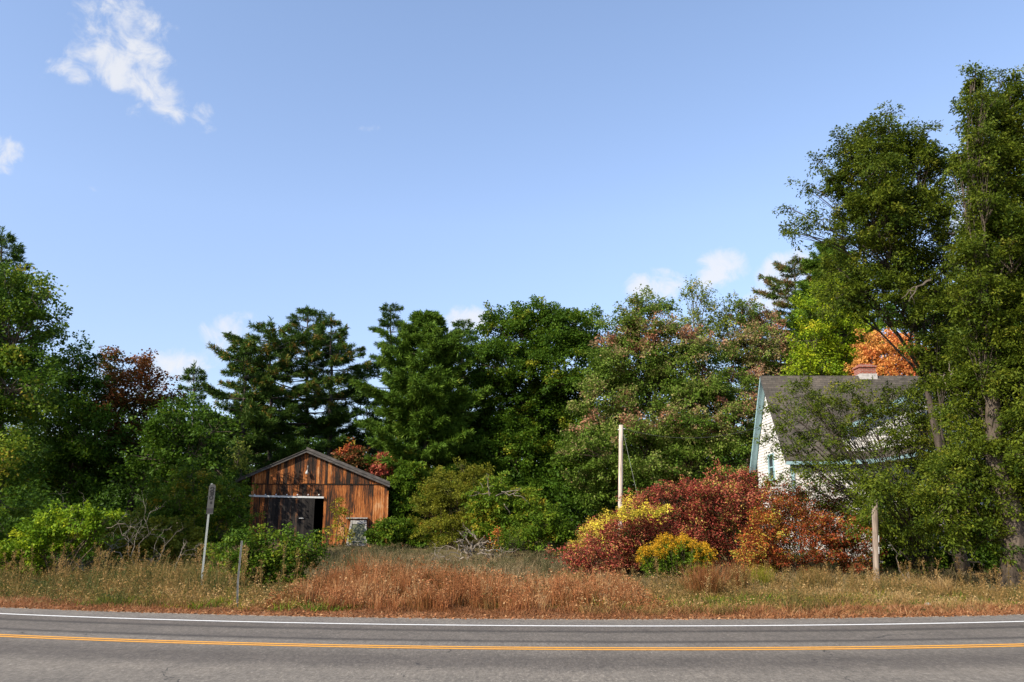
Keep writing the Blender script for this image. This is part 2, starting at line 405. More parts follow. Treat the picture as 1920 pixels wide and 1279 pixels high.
gx = np.concatenate([np.linspace(-700, -45, 16)[:-1], np.linspace(-45, 45, 151), np.linspace(45, 700, 16)[1:]])
gy = np.concatenate([np.linspace(-300, -12, 8)[:-1], np.linspace(-12, 16, 15)[:-1], np.linspace(16, 24, 33)[:-1], np.linspace(24, 70, 70), np.linspace(70, 900, 14)[1:]])
GX, GY0 = np.meshgrid(gx, gy)
GY = GY0 + road_off(GX)
GZ = ground_z(GX, GY)
nx, ny = len(gx), len(gy)
idx = np.arange(nx * ny).reshape(ny, nx)
fc = np.stack([idx[:-1, :-1], idx[:-1, 1:], idx[1:, 1:], idx[1:, :-1]], -1).reshape(-1, 4)
m, t, b = base_mat('ground_soil', .95, .1)
n1 = noise(t, .35, 8, .65); n2 = noise(t, 6, 8, .7)
c = ramp(t, n1, [(.3, (.075, .070, .028)), (.5, (.13, .10, .048)), (.7, (.19, .135, .07))])
c = mixc(t, .55, c, ramp(t, n2, [(.25, (.4, .38, .35)), (.75, (1.5, 1.4, 1.25))]), 'MULTIPLY')
ca = ramp(t, n2, [(.25, (.10, .05, .025)), (.5, (.22, .10, .045)), (.75, (.34, .19, .10))])
c = mixc(t, attr(t, 'litter'), c, ca)
t.links.new(c, b.inputs['Base Color']); bump(t, b, n2, .8, .05)
D = GY - road_off(GX)
lit = np.clip(1 - (D - EDGE - .9) / 1.2, 0, 1) * (D > 5)
np_mesh('ground', np.stack([GX, GY, GZ], -1).reshape(-1, 3), fc, mat=m, extra={'litter': lit.ravel()})['kind'] = 'structure'

def strip(name, y0, y1, z, mat, rows=2, x0=-320, x1=320, n=400, jag0=0.0, jag1=0.0, seed=0):
    r = rng_(seed)
    xs = np.concatenate([np.linspace(x0, -24, 60)[:-1], np.linspace(-24, 24, n), np.linspace(24, x1, 60)[1:]])
    vs, across = [], []
    for k in range(rows):
        s = y0 + (y1 - y0) * k / (rows - 1)
        j = 0
        if k == rows - 1 and jag1:
            j = jag1 * (lump(np.stack([xs, xs * 0, xs * 0], 1), 2.2, seed + 5) + .6 * lump(np.stack([xs, xs * 0, xs * 0], 1), 9, seed + 6))
        vs.append(np.stack([xs, s + road_off(xs) + j, np.full_like(xs, z)], 1)); across.append(np.full_like(xs, s))
    nn = len(xs); ii = np.arange(nn * rows).reshape(rows, nn)
    f_ = np.stack([ii[:-1, :-1], ii[:-1, 1:], ii[1:, 1:], ii[1:, :-1]], -1).reshape(-1, 4)
    o = np_mesh(name, np.concatenate(vs), f_, mat=mat, extra={'across': np.concatenate(across)})
    o['kind'] = 'structure'
    return o
# asphalt with worn wheel tracks, fine aggregate and cracks
m, t, b = base_mat('asphalt', .85, .25)
ac = attr(t, 'across')
wob = math_node(t, 'MULTIPLY', math_node(t, 'SUBTRACT', noise(t, .10, 3), .5), .35)
acw = math_node(t, 'ADD', ac, wob)
f = math_node(t, 'DIVIDE', math_node(t, 'SUBTRACT', acw, 6.0), 13.0)
def fr(y): return (y - 6.0) / 13.0
wear = ramp(t, f, [(fr(8.6), (.84, .83, .81)), (fr(10.0), (.98, .97, .94)), (fr(10.8), (1.08, 1.06, 1.02)), (fr(11.5), (.66, .64, .63)), (fr(12.1), (.62, .60, .59)), (fr(12.9), (.93, .91, .88)),
                   (fr(13.75), (.98, .97, .95)), (fr(14.02), (.38, .37, .38)), (fr(14.25), (.78, .76, .75)), (fr(15.2), (.80, .78, .76)), (fr(15.45), (.36, .35, .35)), (fr(15.75), (.70, .67, .66)),
                   (fr(16.2), (.74, .71, .69)), (fr(16.9), (1.0, 1.0, 1.0)), (fr(17.6), (1.06, 1.03, .98))])
n_f = noise(t, 24, 7, .9, stretch=(1, .32, 1)); n_b = noise(t, 1.1, 6, .6); n_m = noise(t, 9, 8, .85, stretch=(1, .28, 1))
c = mixc(t, 1.0, ramp(t, n_f, [(.28, (.030, .029, .027)), (.45, (.105, .100, .094)), (.57, (.155, .148, .139)), (.70, (.40, .385, .36))]), wear, 'MULTIPLY')
c = mixc(t, 1.0, c, ramp(t, n_b, [(.25, (.82, .82, .82)), (.75, (1.16, 1.15, 1.13))]), 'MULTIPLY')
c = mixc(t, 1.0, c, ramp(t, n_m, [(.3, (.66, .66, .66)), (.7, (1.34, 1.34, 1.32))]), 'MULTIPLY')
tcx = t.nodes.new('ShaderNodeTexCoord'); vo = t.nodes.new('ShaderNodeTexVoronoi'); vo.feature = 'DISTANCE_TO_EDGE'; vo.inputs['Scale'].default_value = .16
dn = t.nodes.new('ShaderNodeTexNoise'); dn.inputs['Scale'].default_value = .9; dn.inputs['Detail'].default_value = 8
t.links.new(tcx.outputs['Object'], dn.inputs['Vector'])
vm = t.nodes.new('ShaderNodeVectorMath'); vm.operation = 'MULTIPLY_ADD'; vm.inputs[1].default_value = (1.6, 1.6, 0)
t.links.new(dn.outputs['Color'], vm.inputs[0]); t.links.new(tcx.outputs['Object'], vm.inputs[2]); t.links.new(vm.outputs[0], vo.inputs['Vector'])
crack = math_node(t, 'MULTIPLY', math_node(t, 'LESS_THAN', vo.outputs['Distance'], .0016), math_node(t, 'GREATER_THAN', noise(t, .35, 3), .53))
c = mixc(t, 1.0, c, (1.14, 1.08, 1.0), 'MULTIPLY')
c = mixc(t, math_node(t, 'MULTIPLY', crack, .75), c, (.025, .024, .023))
t.links.new(c, b.inputs['Base Color']); bump(t, b, n_f, .55, .006)
M_asphalt = m
strip('road', 5.2, EDGE, 0.0, M_asphalt, rows=6, jag1=.05, seed=3)
m, t, b = base_mat('sandy_edge', .95, .1)
n2 = noise(t, 16, 7, .7)
t.links.new(ramp(t, n2, [(.25, (.16, .12, .085)), (.55, (.36, .29, .22)), (.8, (.52, .45, .37))]), b.inputs['Base Color']); bump(t, b, n2, .6, .02)
strip('shoulder', EDGE - .12, EDGE + .22, -.004, m, rows=3, jag1=.12, seed=9)
def paint(name, lo, mid, hi, thr):
    m, t, b = base_mat(name, .7, .3)
    w = noise(t, 11, 9, .85)
    c = ramp(t, w, [(.24, (.16, .155, .15)), (thr + .06, lo), (.55, mid), (.8, hi)])
    t.links.new(c, b.inputs['Base Color'])
    return m
M_linew = paint('line_white', (.50, .50, .49), (.70, .70, .68), (.80, .80, .78), .30)
M_liney = paint('line_yellow', (.52, .24, .035), (.66, .31, .04), (.74, .38, .07), .34)
strip('road_edge_line', WHITE - .07, WHITE + .07, .004, M_linew)
strip('road_edge_line', 9.0 - .07, 9.0 + .07, .004, M_linew)
strip('road_centre_line', YEL - .16, YEL - .04, .004, M_liney)
strip('road_centre_line', YEL + .05, YEL + .17, .004, M_liney)

# ------------------------------------------------------------------ foliage builders
def make_leaves(c, d, per, spray, width, thick, size, aspect, tint, r, droop=0.0, tvar=.12, updir=.6, fold=.18, szvar=.35):
    """c, d (n,3): cluster bases and directions. Returns verts, quads, tint of rhombic leaves set along flat sprays."""
    n = len(c)
    d = nrm(d)
    up = np.array([0, 0, 1.0])
    side = np.cross(d, up + r.normal(scale=.25, size=(n, 3))); side = nrm(side)
    nor = nrm(np.cross(side, d)); nor = np.where(nor[:, 2:3] < 0, -nor, nor)
    c = np.repeat(c, per, 0); D_ = np.repeat(d, per, 0); S = np.repeat(side, per, 0); U = np.repeat(nor, per, 0)
    T = np.repeat(tint, per); m_ = n * per
    sl = np.repeat(r.uniform(.7, 1.3, n), per)
    tt = r.uniform(0, 1, m_); ss = r.normal(scale=.5, size=m_) * (1 - .55 * tt)
    p = c + D_ * (tt * spray * sl)[:, None] + S * (ss * width * sl)[:, None] + U * (r.normal(scale=1, size=m_) * thick)[:, None]
    p[:, 2] -= droop * tt * tt * spray
    ax = nrm(D_ * .7 + S * (np.sign(ss) * .7)[:, None] + r.normal(scale=.55, size=(m_, 3)) - up * (.15 + droop * .6))
    nn = nrm(U * updir + up * .25 + r.normal(scale=.55, size=(m_, 3)))
    bx = nrm(np.cross(ax, nn)); nn = np.cross(bx, ax)
    ln = size * r.uniform(1 - szvar, 1 + szvar, m_); wd = ln * aspect * .5
    v = np.empty((m_, 4, 3), np.float32)
    v[:, 0] = p
    v[:, 1] = p + ax * (ln * .45)[:, None] + bx * wd[:, None] + nn * (wd * fold)[:, None]
    v[:, 2] = p + ax * ln[:, None] - up * (ln * .1)[:, None]
    v[:, 3] = p + ax * (ln * .45)[:, None] - bx * wd[:, None] + nn * (wd * fold)[:, None]
    tl = np.clip(T + r.normal(scale=tvar, size=m_), 0, 1)
    return v.reshape(-1, 3), np.arange(m_ * 4).reshape(-1, 4), np.repeat(tl, 4)

def merge(parts):
    vs, fs, ts, o = [], [], [], 0
    for v, f, t_ in parts:
        vs.append(v); fs.append(f + o); ts.append(t_); o += len(v)
    return np.concatenate(vs), np.concatenate(fs), np.concatenate(ts)

def bez(a, b, lift, n=6, r=None, jit=0.0):
    a, b = np.array(a, float), np.array(b, float)
    t_ = np.linspace(0, 1, n)[:, None]
    mid = (a + b) / 2 + np.array([0, 0, lift])
    p = (1 - t_) ** 2 * a + 2 * t_ * (1 - t_) * mid + t_ ** 2 * b
    if r is not None and jit: p[1:-1] += r.normal(scale=jit, size=(n - 2, 3))
    return p

def blob_tree(name, label, cat, base, Y, blobs, leafmat, seed, size=.15, aspect=.6, per=42, spray=.9, width=.55, thick=.10, cover=.8, trunk_r=.22, bark=None,
              tint=(.42, .16), patch=None, droop=0.05, group=None, twigs=14, depth=.85, multi=False, crown='crown', stem='trunk', tvar=.12, spread=.8, limbs=True, spray_up=.25, sub_min=.85, back=.55, inner=.30, limb_max=9.0, trunk_h=.8, gap=.55):
    """blobs: (px, py, r_px, density=1, tint shift=0, dY=0): lobes of the crown, placed in space at depth Y+dY"""
    r = rng_(seed)
    bx, by = base
    org = np.array([bx, by, gz(bx, by) - .05])
    o = thing(name, org, label, cat, group)
    mb = MB()
    cs, ds, ts = [], [], []
    lobes = []
    for bl in blobs:
        px, py, rp = bl[:3]; den = bl[3] if len(bl) > 3 else 1.0; sh = bl[4] if len(bl) > 4 else 0.0
        dy = bl[5] if len(bl) > 5 else r.uniform(-.9, .9) * PR(rp, py, Y) * spread
        lobes.append((P(px, py, Y + dy), PR(rp, py, Y + dy), den, sh))
    allc = np.array([l[0] for l in lobes]); allr = np.array([l[1] for l in lobes])
    top = allc[:, 2].max()
    cen = allc.mean(0)
    # trunk
    if not multi and trunk_r:
        hh = org[2] + (top - org[2]) * trunk_h
        pts = bez(org, (org[0] * .35 + cen[0] * .65, org[1] * .35 + cen[1] * .65, hh), (hh - org[2]) * .08, 9, r, trunk_r * .45)
        pts[:, 2] = np.linspace(org[2], hh, 9)
        rad = trunk_r * np.array([1.45, 1.05, .88, .70, .52, .36, .24, .14, .06])
        mb.tube(pts, rad, 9)
    subs = []
    for (c, R, den, sh) in lobes:
        lp = None
        if limbs and twigs:
            if multi: st = org + np.array([r.uniform(-.3, .3), r.uniform(-.2, .2), 0]); rad0 = trunk_r
            else:
                k = int(np.argmin(np.linalg.norm((pts - c) * np.array([1, 1, .8]), axis=1))); k = max(2, k - 2); st = pts[k]; rad0 = min(rad[k] * .5, .03 + R * .04, limb_max)
            lp = bez(st, c, np.linalg.norm(c - st) * .10, 7, r, R * .05)
            mb.tube(lp, np.linspace(rad0, rad0 * .35, 7), 6)
        if R < sub_min:
            subs.append((c, R, den, sh, (1, depth, .92), lp)); continue
        ns = int(np.clip(7 * R ** .5, 7, 13))
        i_ = np.arange(ns) + .5; ph = np.arccos(1 - 2 * i_ / ns); th_ = i_ * 2.39996 + r.uniform(0, 6.28)
        du = np.stack([np.cos(th_) * np.sin(ph), np.sin(th_) * np.sin(ph), np.cos(ph)], 1)
        for q in range(ns):
            r2_ = R * r.uniform(.36, .58)
            subs.append((c + (du[q] + r.normal(scale=.12, size=3)) * [1, depth, .95] * (R * r.uniform(.55, .78)), r2_, den * 1.0, sh + .07 * r.normal(), (1.15, 1.1, .62), lp))
    for (c, R, den, sh, sc, lp) in subs:
        sc = np.array(sc)
        n = max(6, int(cover * den * 4 * math.pi * R * R / (spray * width) * 1.35))
        u = nrm(r.normal(size=(n, 3)))
        u = u[r.uniform(size=n) < np.where(u[:, 1] > .35, back, 1.0)]
        n = len(u)
        rr = R * np.clip(r.beta(4.0, 1.6, n), .1, 1) * (1 + .20 * lump(u, 2.6, seed + int(c[0] * 10) % 97))
        p = c + u * rr[:, None] * sc
        # drop clusters deep within another lobe
        dd = np.linalg.norm((p[:, None] - allc[None]) / sc, axis=2) / allr[None]
        inside = (dd < .62).sum(1)
        keep = (inside == 0) | (r.uniform(size=n) < inner)
        if sc[2] < .8: keep &= r.uniform(size=n) < np.where(u[:, 2] < -.3, .45, 1.0)
        keep &= p[:, 2] > ground_z(p[:, 0], p[:, 1]) + .05
        keep &= r.uniform(size=n) < np.clip(.88 + gap * lump(p, 1.7 / max(R, .6), seed + 3), .08, 1)
        p, u = p[keep], u[keep]; n = len(p)
        if n == 0: continue
        d = nrm(u + np.array([0, 0, spray_up]) + r.normal(scale=.38, size=(n, 3)))
        tv = tint[0] + sh + tint[1] * r.normal(size=n) + (.10 * (u[:, 2]))  # upward-facing clusters get a lighter tint: lit tops put into leaf colour
        if patch is not None: tv = tv + patch(p, u, r)
        cs.append(p - d * spray * .35); ds.append(d); ts.append(tv)
        if lp is not None:
            for q in r.choice(n, min(n, max(2, twigs // 4) if sc[2] < .8 else twigs), replace=False):
                a = lp[r.integers(3, 7)]
                mb.tube(bez(a, p[q], .1 * R, 4, r, R * .03), np.linspace(min(.022, trunk_r * .4), .005, 4), 4, caps=False)
    c = np.concatenate(cs); d = np.concatenate(ds); tt = np.concatenate(ts)
    v, f, tl = make_leaves(c, d, per, spray, width, thick, size, aspect, tt, r, droop, tvar)
    np_mesh(crown, v, f, tl, LM[leafmat], o, org).location = (0, 0, 0)
    if mb.v: fix(mb.build(stem, bark or M_bark, o, org, smooth=True))
    return o
def fix(o):
    o.location = (0, 0, 0)
    return o

def pine_tree(name, label, px, py_top, Y, hw, leafmat, seed, base_py=930, sparse=1.0, irregular=.35, tuft=.30, group=None, lean=0, tint=(.42, .14), patch=None, shape='broad', blades=15, droop=.04):
    r = rng_(seed)
    tip = P(px + lean, py_top, Y)
    bx = P(px, base_py, Y)[0]
    org = np.array([bx, Y, gz(bx, Y) - .05])
    o = thing(name, org, label, 'pine tree', group)
    Ht = tip[2] - org[2]
    mb = MB()
    nseg = 12
    inner = 2 if leafmat == 'pine_light' else 1
    tz = np.linspace(0, 1, nseg)
    pts = org + (tip - org) * tz[:, None]
    pts[1:-1, :2] += r.normal(scale=.05, size=(nseg - 2, 2))
    tr = .012 * Ht + .05
    mb.tube(pts, tr * (1 - tz) ** .8 + .012, 8)
    Wd = PR(hw, py_top + 150, Y) * 1.25
    z = org[2] + Ht * .14
    cs, ds, ts, szs = [], [], [], []
    while z < tip[2] - .25:
        h = (z - org[2]) / Ht
        if shape == 'broad': prof = min(1.0, (1 - h) * 2.5 + .14) * (0.75 + .25 * min(1, h / .35))
        else: prof = min(1.0, (1 - h) * 1.35 + .05)
        nb = r.integers(5, 8) + (2 if inner == 2 else 0)
        a0 = r.uniform(0, 6.28)
        ctr = org + (tip - org) * h
        whorl = r.uniform(1 - irregular, 1 + irregular * .5)
        for k in range(nb):
            if r.uniform() > (.93 * sparse if h < .9 else 1): continue
            an = a0 + k * 6.283 / nb + r.uniform(-.4, .4)
            ln = Wd * prof * whorl * r.uniform(.62, 1.12)
            ln = max(ln, .35)
            hd = np.array([math.cos(an), math.sin(an), 0])
            rise = (.05 + .45 * max(0, h - .45)) * ln + r.normal(scale=.06) * ln
            npt = 6
            s = np.linspace(0, 1, npt)
            bp = ctr + hd * (ln * s)[:, None] + np.array([0, 0, 1.0]) * (rise * s - .10 * ln * np.sin(s * 3.14) * (1 - h) + .10 * ln * s ** 3)[:, None]
            mb.tube(bp, np.linspace(.012 + .011 * ln, .006, npt), 4, caps=False)
            sd = np.array([-hd[1], hd[0], 0])
            ntw = int((7 + ln * 6.5) * (1.45 if inner == 2 else 1))
            for q in range(ntw):
                s0 = r.uniform(.30 if inner == 1 else .12, 1.0) ** .75
                a = np.array([np.interp(s0, s, bp[:, j]) for j in range(3)])
                sg = 1 if q % 2 else -1
                td = nrm(hd * r.uniform(.5, 1.1) + sd * sg * r.uniform(.2, 1.0) * (1.15 - s0 * .6) + np.array([0, 0, r.uniform(-.05, .22)]))
                tl_ = (.36 + .30 * ln * (1.15 - s0)) * r.uniform(.6, 1.1)
                ntf = max(1, int(tl_ / .24))
                for w in range(ntf):
                    cs.append(a + td * tl_ * (w + .5) / ntf); ds.append(td + np.array([0, 0, .25]))
                    ts.append(tint[0] + r.normal(scale=tint[1]) + .10 * s0 + (patch(h, s0, r) if patch else 0))
        z += (.46 + .50 * (1 - h)) * r.uniform(.7, 1.3) * ((1.15 if inner == 1 else .8) if shape == 'broad' else .9)
    for k in range(7):
        cs.append(tip - np.array([0, 0, .12 * k])); ds.append(np.array([r.normal(scale=.5), r.normal(scale=.5), 1])); ts.append(tint[0] + .1)
    c = np.array(cs); d = nrm(np.array(ds)); T = np.array(ts)
    n = len(c); per = blades
    m_ = n * per
    C = np.repeat(c, per, 0) + r.normal(scale=.05, size=(m_, 3)); Dd = nrm(np.repeat(d, per, 0) + r.normal(scale=.62, size=(m_, 3)))
    ln = tuft * r.uniform(.65, 1.2, m_)
    sidev = nrm(np.cross(Dd, r.normal(size=(m_, 3))))
    wv = sidev * (ln * .075)[:, None]
    v = np.empty((m_, 4, 3), np.float32)
    v[:, 0] = C - wv * .4; v[:, 1] = C + Dd * (ln * .55)[:, None] - wv; v[:, 2] = C + Dd * ln[:, None]; v[:, 3] = C + Dd * (ln * .5)[:, None] + wv
    v[:, 2, 2] -= ln * droop
    tl = np.clip(np.repeat(T, per) + r.normal(scale=.08, size=m_), 0, 1)
    fix(np_mesh('crown', v.reshape(-1, 3), np.arange(m_ * 4).reshape(-1, 4), np.repeat(tl, 4), LM[leafmat], o, org))
    fix(mb.build('trunk', M_dark_bark, o, org, smooth=True))
    return o

def blades(pts, h, wd, tint, r, lean=.25, curve=.35, tvar=.12, sections=2):
    """pts (n,3), h (n,): bent, tapering blades of two quads each"""
    n = len(pts)
    an = r.uniform(0, 6.283, n); ld = np.stack([np.cos(an), np.sin(an), np.zeros(n)], 1)
    am = np.abs(r.normal(scale=lean, size=n))
    th = r.uniform(0, 6.283, n); sd = np.stack([np.cos(th), np.sin(th), np.zeros(n)], 1)
    cu = np.abs(r.normal(scale=curve, size=n))
    v = np.empty((n, 6, 3), np.float32)
    for k, (f_, wf) in enumerate(((0, .8), (.55, 1.0), (1.0, .15))):
        c = pts + np.array([0, 0, 1.0]) * (h * f_ * (1 - .25 * cu * f_))[:, None] + ld * (h * (am * f_ + cu * f_ * f_))[:, None]
        v[:, 2 * k] = c - sd * (wd * wf * .5)[:, None]; v[:, 2 * k + 1] = c + sd * (wd * wf * .5)[:, None]
    i = np.arange(n)[:, None] * 6
    f = np.concatenate([i + np.array([[0, 1, 3, 2]]), i + np.array([[2, 3, 5, 4]])])
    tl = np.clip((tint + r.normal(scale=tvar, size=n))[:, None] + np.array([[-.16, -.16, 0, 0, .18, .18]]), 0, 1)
    return v.reshape(-1, 3), f, tl.ravel()

def dead_wood(mb, a, b, rad, r, sub=3, depth=2, wig=.12, lift=.1):
    a, b = np.array(a, float), np.array(b, float)
    ln = np.linalg.norm(b - a)
    p = bez(a, b, lift * ln, 8, r, ln * wig * .3)
    mb.tube(p, np.linspace(rad, rad * .25, 8), 5, tint=float(np.clip(r.normal(.5, .25), 0, 1)))
    if depth > 0:
        for k in range(sub):
            i = r.integers(2, 7)
            d = nrm(p[min(i + 1, 7)] - p[i - 1]) * .7 + r.normal(scale=.55, size=3)
            d = nrm(d)
            dead_wood(mb, p[i], p[i] + d * ln * r.uniform(.25, .5), rad * .5, r, sub, depth - 1, wig, lift)

# ------------------------------------------------------------------ barn
BY = 46.0
BYAW = math.radians(4)
bc = P(575, 1000, BY)
bdir = np.array([math.cos(BYAW), math.sin(BYAW), 0.0]); bnor = np.array([math.sin(BYAW), -math.cos(BYAW), 0.0])   # bnor faces the road
def bpx(px, py):                                            # along-wall coordinate and height of a pixel on the barn front
    rr = ray(px, py); o = np.array([0, 0, CAM_Z])
    k = np.dot(bc - o, bnor) / np.dot(rr, bnor)
    q = o + rr * k
    return float(np.dot(q - bc, bdir)), float(q[2])
def bw(a, z, out=0.0): return bc * np.array([1, 1, 0]) + bdir * a + bnor * out + np.array([0, 0, z])
aL, _ = bpx(467, 980); aR, _ = bpx(724, 960)
zb = gz(bc[0], bc[1]) - .15
aT, zT = bpx(576, 847)                                      # apex under the roof
_, zLe = bpx(467, 891); _, zRe = bpx(724, 910)
def roof_z(a): return zLe + (zT - zLe) * (a - aL) / (aT - aL) if a < aT else zT + (zRe - zT) * (a - aT) / (aR - aT)
_, zseam = bpx(590, 907)
oL, zdoor = bpx(520, 934); oR, _ = bpx(608, 960)            # the opening behind the sliding door
borg = np.array([bc[0], bc[1], zb])
barn = thing('barn', borg, 'weathered brown plank barn with a low gable roof and sliding door', 'barn')
r = rng_(11)
lower, upper = MB(), MB()
a = aL
while a < aR - .02:
    w = r.uniform(.14, .25); a2 = min(a + w, aR); mid = (a + a2) / 2
    if aR - a2 < .06: a2 = aR
    tn = float(np.clip(r.normal(.52, .24) + (.14 if mid > aT + 1.6 else 0), 0, 1))
    out = r.uniform(0, .012)
    top = min(zseam - .03, roof_z(mid) - .02)
    bot = zb - .2 + r.uniform(0, .1)
    if oL < mid < oR: bot = zdoor + .02
    g = .006
    lower.hexa([bw(a + g, bot, 0), bw(a2 - g, bot, 0), bw(a2 - g, bot, .03 + out), bw(a + g, bot, .03 + out)],
               [bw(a + g, top, 0), bw(a2 - g, top, 0), bw(a2 - g, top, .03 + out), bw(a + g, top, .03 + out)], tn)
    tn = float(np.clip(r.normal(.52, .22), 0, 1))
    z1, z2 = roof_z(a + g) - .02, roof_z(a2 - g) - .02
    b1 = zseam + r.uniform(-.03, .02)
    if min(z1, z2) > b1 + .05:
        upper.hexa([bw(a + g, b1, .035), bw(a2 - g, b1, .035), bw(a2 - g, b1, .065 + out), bw(a + g, b1, .065 + out)],
                   [bw(a + g, z1, .035), bw(a2 - g, z2, .035), bw(a2 - g, z2, .065 + out), bw(a + g, z1, .065 + out)], tn)
    a = a2
fix(lower.build('wall', M_barn, barn, borg))
fix(upper.build('gable_boards', M_barn, barn, borg))
DEPTH = 9.5
sb = MB()                                                   # dark backing, side and rear walls, floor
T_ = .06
zi = zdoor
sb.prism([bw(aL, zb, -.02), bw(oL, zb, -.02), bw(oL, roof_z(oL) - .06, -.02), bw(aL, zLe - .06, -.02)], -bnor * .05)
sb.prism([bw(oR, zb, -.02), bw(aR, zb, -.02), bw(aR, zRe - .06, -.02), bw(aT, zT - .06, -.02), bw(oR, roof_z(oR) - .06, -.02)], -bnor * .05)
sb.prism([bw(oL + .002, zi, -.02), bw(oR - .002, zi, -.02), bw(oR - .002, roof_z(oR) - .06, -.02), bw(oL + .002, roof_z(oL) - .06, -.02)], -bnor * .05)
sb.prism([bw(aL, zb, -.08), bw(aL + T_, zb, -.08), bw(aL + T_, zLe - .06, -.08), bw(aL, zLe - .06, -.08)], -bnor * (DEPTH - .1))
sb.prism([bw(aR - T_, zb, -.08), bw(aR, zb, -.08), bw(aR, zRe - .06, -.08), bw(aR - T_, zRe - .06, -.08)], -bnor * (DEPTH - .1))
sb.prism([bw(aL, zb, -DEPTH), bw(aR, zb, -DEPTH), bw(aR, zRe - .06, -DEPTH), bw(aT, zT - .06, -DEPTH), bw(aL, zLe - .06, -DEPTH)], -bnor * .05)
fix(sb.build('side_walls', M_dark_bark, barn, borg))
# roof: two slopes with overhang, and weathered rake boards along the front
rf = MB()
aLo, _ = bpx(444, 893); aRo, _ = bpx(731, 906)
sL = (zT - zLe) / (aT - aL); sR = (zRe - zT) / (aR - aT)
zLo, zRo = zT + sL * (aLo - aT), zT + sR * (aRo - aT)
for (a1, z1, zz) in ((aLo, zLo, 1), (aRo, zRo, 1)):
    q = [bw(aT, zT + .0, .22), bw(a1, z1, .22), bw(a1, z1 + .07, .22), bw(aT, zT + .07, .22)]
    rf.prism(q, -bnor * (DEPTH + .6))
fix(rf.build('roof', M_boardroof, barn, borg))
rk = MB()
for (a1, z1, hh) in ((aLo - .02, zLo, .14), (aRo + .02, zRo, .30)):
    rk.prism([bw(aT, zT - .06, .225), bw(a1, z1 - .06, .225), bw(a1, z1 - .06 + hh, .225), bw(aT, zT - .06 + hh, .225)], bnor * .035, .6)
    rk.prism([bw(aT, zT + .08, .20), bw(a1, z1 + .08, .20), bw(a1, z1 + .115, .20), bw(aT, zT + .115, .20)], bnor * .10, .9)
fix(rk.build('rake_board', M_boardroof, barn, borg))
# seam board, corner board
tb = MB()
tb.hexa([bw(aL, zseam - .06, .045), bw(aR, zseam - .06, .045), bw(aR, zseam - .06, .06), bw(aL, zseam - .06, .06)],
        [bw(aL, zseam - .025, .045), bw(aR, zseam - .025, .045), bw(aR, zseam - .025, .06), bw(aL, zseam - .025, .06)], .1)
tb.hexa([bw(aR - .02, zb, .046), bw(aR + .1, zb, .046), bw(aR + .1, zb, .075), bw(aR - .02, zb, .075)],
        [bw(aR - .02, zRe - .3, .046), bw(aR + .1, zRe - .3, .046), bw(aR + .1, zRe - .3, .075), bw(aR - .02, zRe - .3, .075)], .9)
fix(tb.build('trim', M_barn, barn, borg))
# sliding door on its rail
dr = MB()
d0, _ = bpx(503, 960); d1, _ = bpx(590, 960)
a = d0
while a < d1 - .02:
    a2 = min(a + r.uniform(.15, .22), d1)
    tn = .15 if a > d1 - .6 else float(np.clip(r.normal(.42, .28), 0, 1))
    dr.hexa([bw(a + .004, zb + .12, .10), bw(a2 - .004, zb + .12, .10), bw(a2 - .004, zb + .12, .14), bw(a + .004, zb + .12, .14)],
            [bw(a + .004, zdoor - .03, .10), bw(a2 - .004, zdoor - .03, .10), bw(a2 - .004, zdoor - .03, .14), bw(a + .004, zdoor - .03, .14)], tn)
    a = a2
door = fix(dr.build('door', M_barndoor, barn, borg))
hb = MB()
hb.box((0, 0, 0), (.001, .001, .001))
hb = MB()
ah, zh = bpx(566, 972)
hb.tube([bw(ah - .12, zh, .15), bw(ah - .1, zh, .2), bw(ah + .1, zh, .2), bw(ah + .12, zh, .15)], .02, 6)
fix(hb.build('handle', M_galv, door, borg))
rl = MB()
r0, zr = bpx(468, 930); r1, zr1 = bpx(608, 933)
rl.hexa([bw(r0, zr - .05, .06), bw(r1, zr1 - .05, .06), bw(r1, zr1 - .05, .17), bw(r0, zr - .05, .17)],
        [bw(r0, zr + .045, .06), bw(r1, zr1 + .045, .06), bw(r1, zr1 + .045, .17), bw(r0, zr + .045, .17)])
for k in range(7):
    ak = r0 + (r1 - r0) * (k + .5) / 7
    rl.hexa([bw(ak - .03, zr + .047, .065), bw(ak + .03, zr + .047, .065), bw(ak + .03, zr + .047, .12), bw(ak - .03, zr + .047, .12)],
            [bw(ak - .03, zr + .10, .065), bw(ak + .03, zr + .10, .065), bw(ak + .03, zr + .10, .09), bw(ak - .03, zr + .10, .09)])
fix(rl.build('door_rail', M_galv, barn, borg))
# little white lamp under the gable
lm = MB()
al, zl = bpx(577, 886)
lm.tube([bw(al, zl + .38, .075), bw(al, zl + .12, .075)], .012, 6)
lm.tube([bw(al, zl + .12, .07), bw(al, zl + .12, .18), bw(al, zl + .05, .24)], .022, 8)
lm.tube([bw(al, zl + .08, .24), bw(al, zl + .02, .25), bw(al, zl - .06, .26), bw(al, zl - .12, .27)], [.03, .07, .085, .06], 10)
fix(lm.build('wall_lamp', M_dirtywhite, barn, borg, smooth=True))
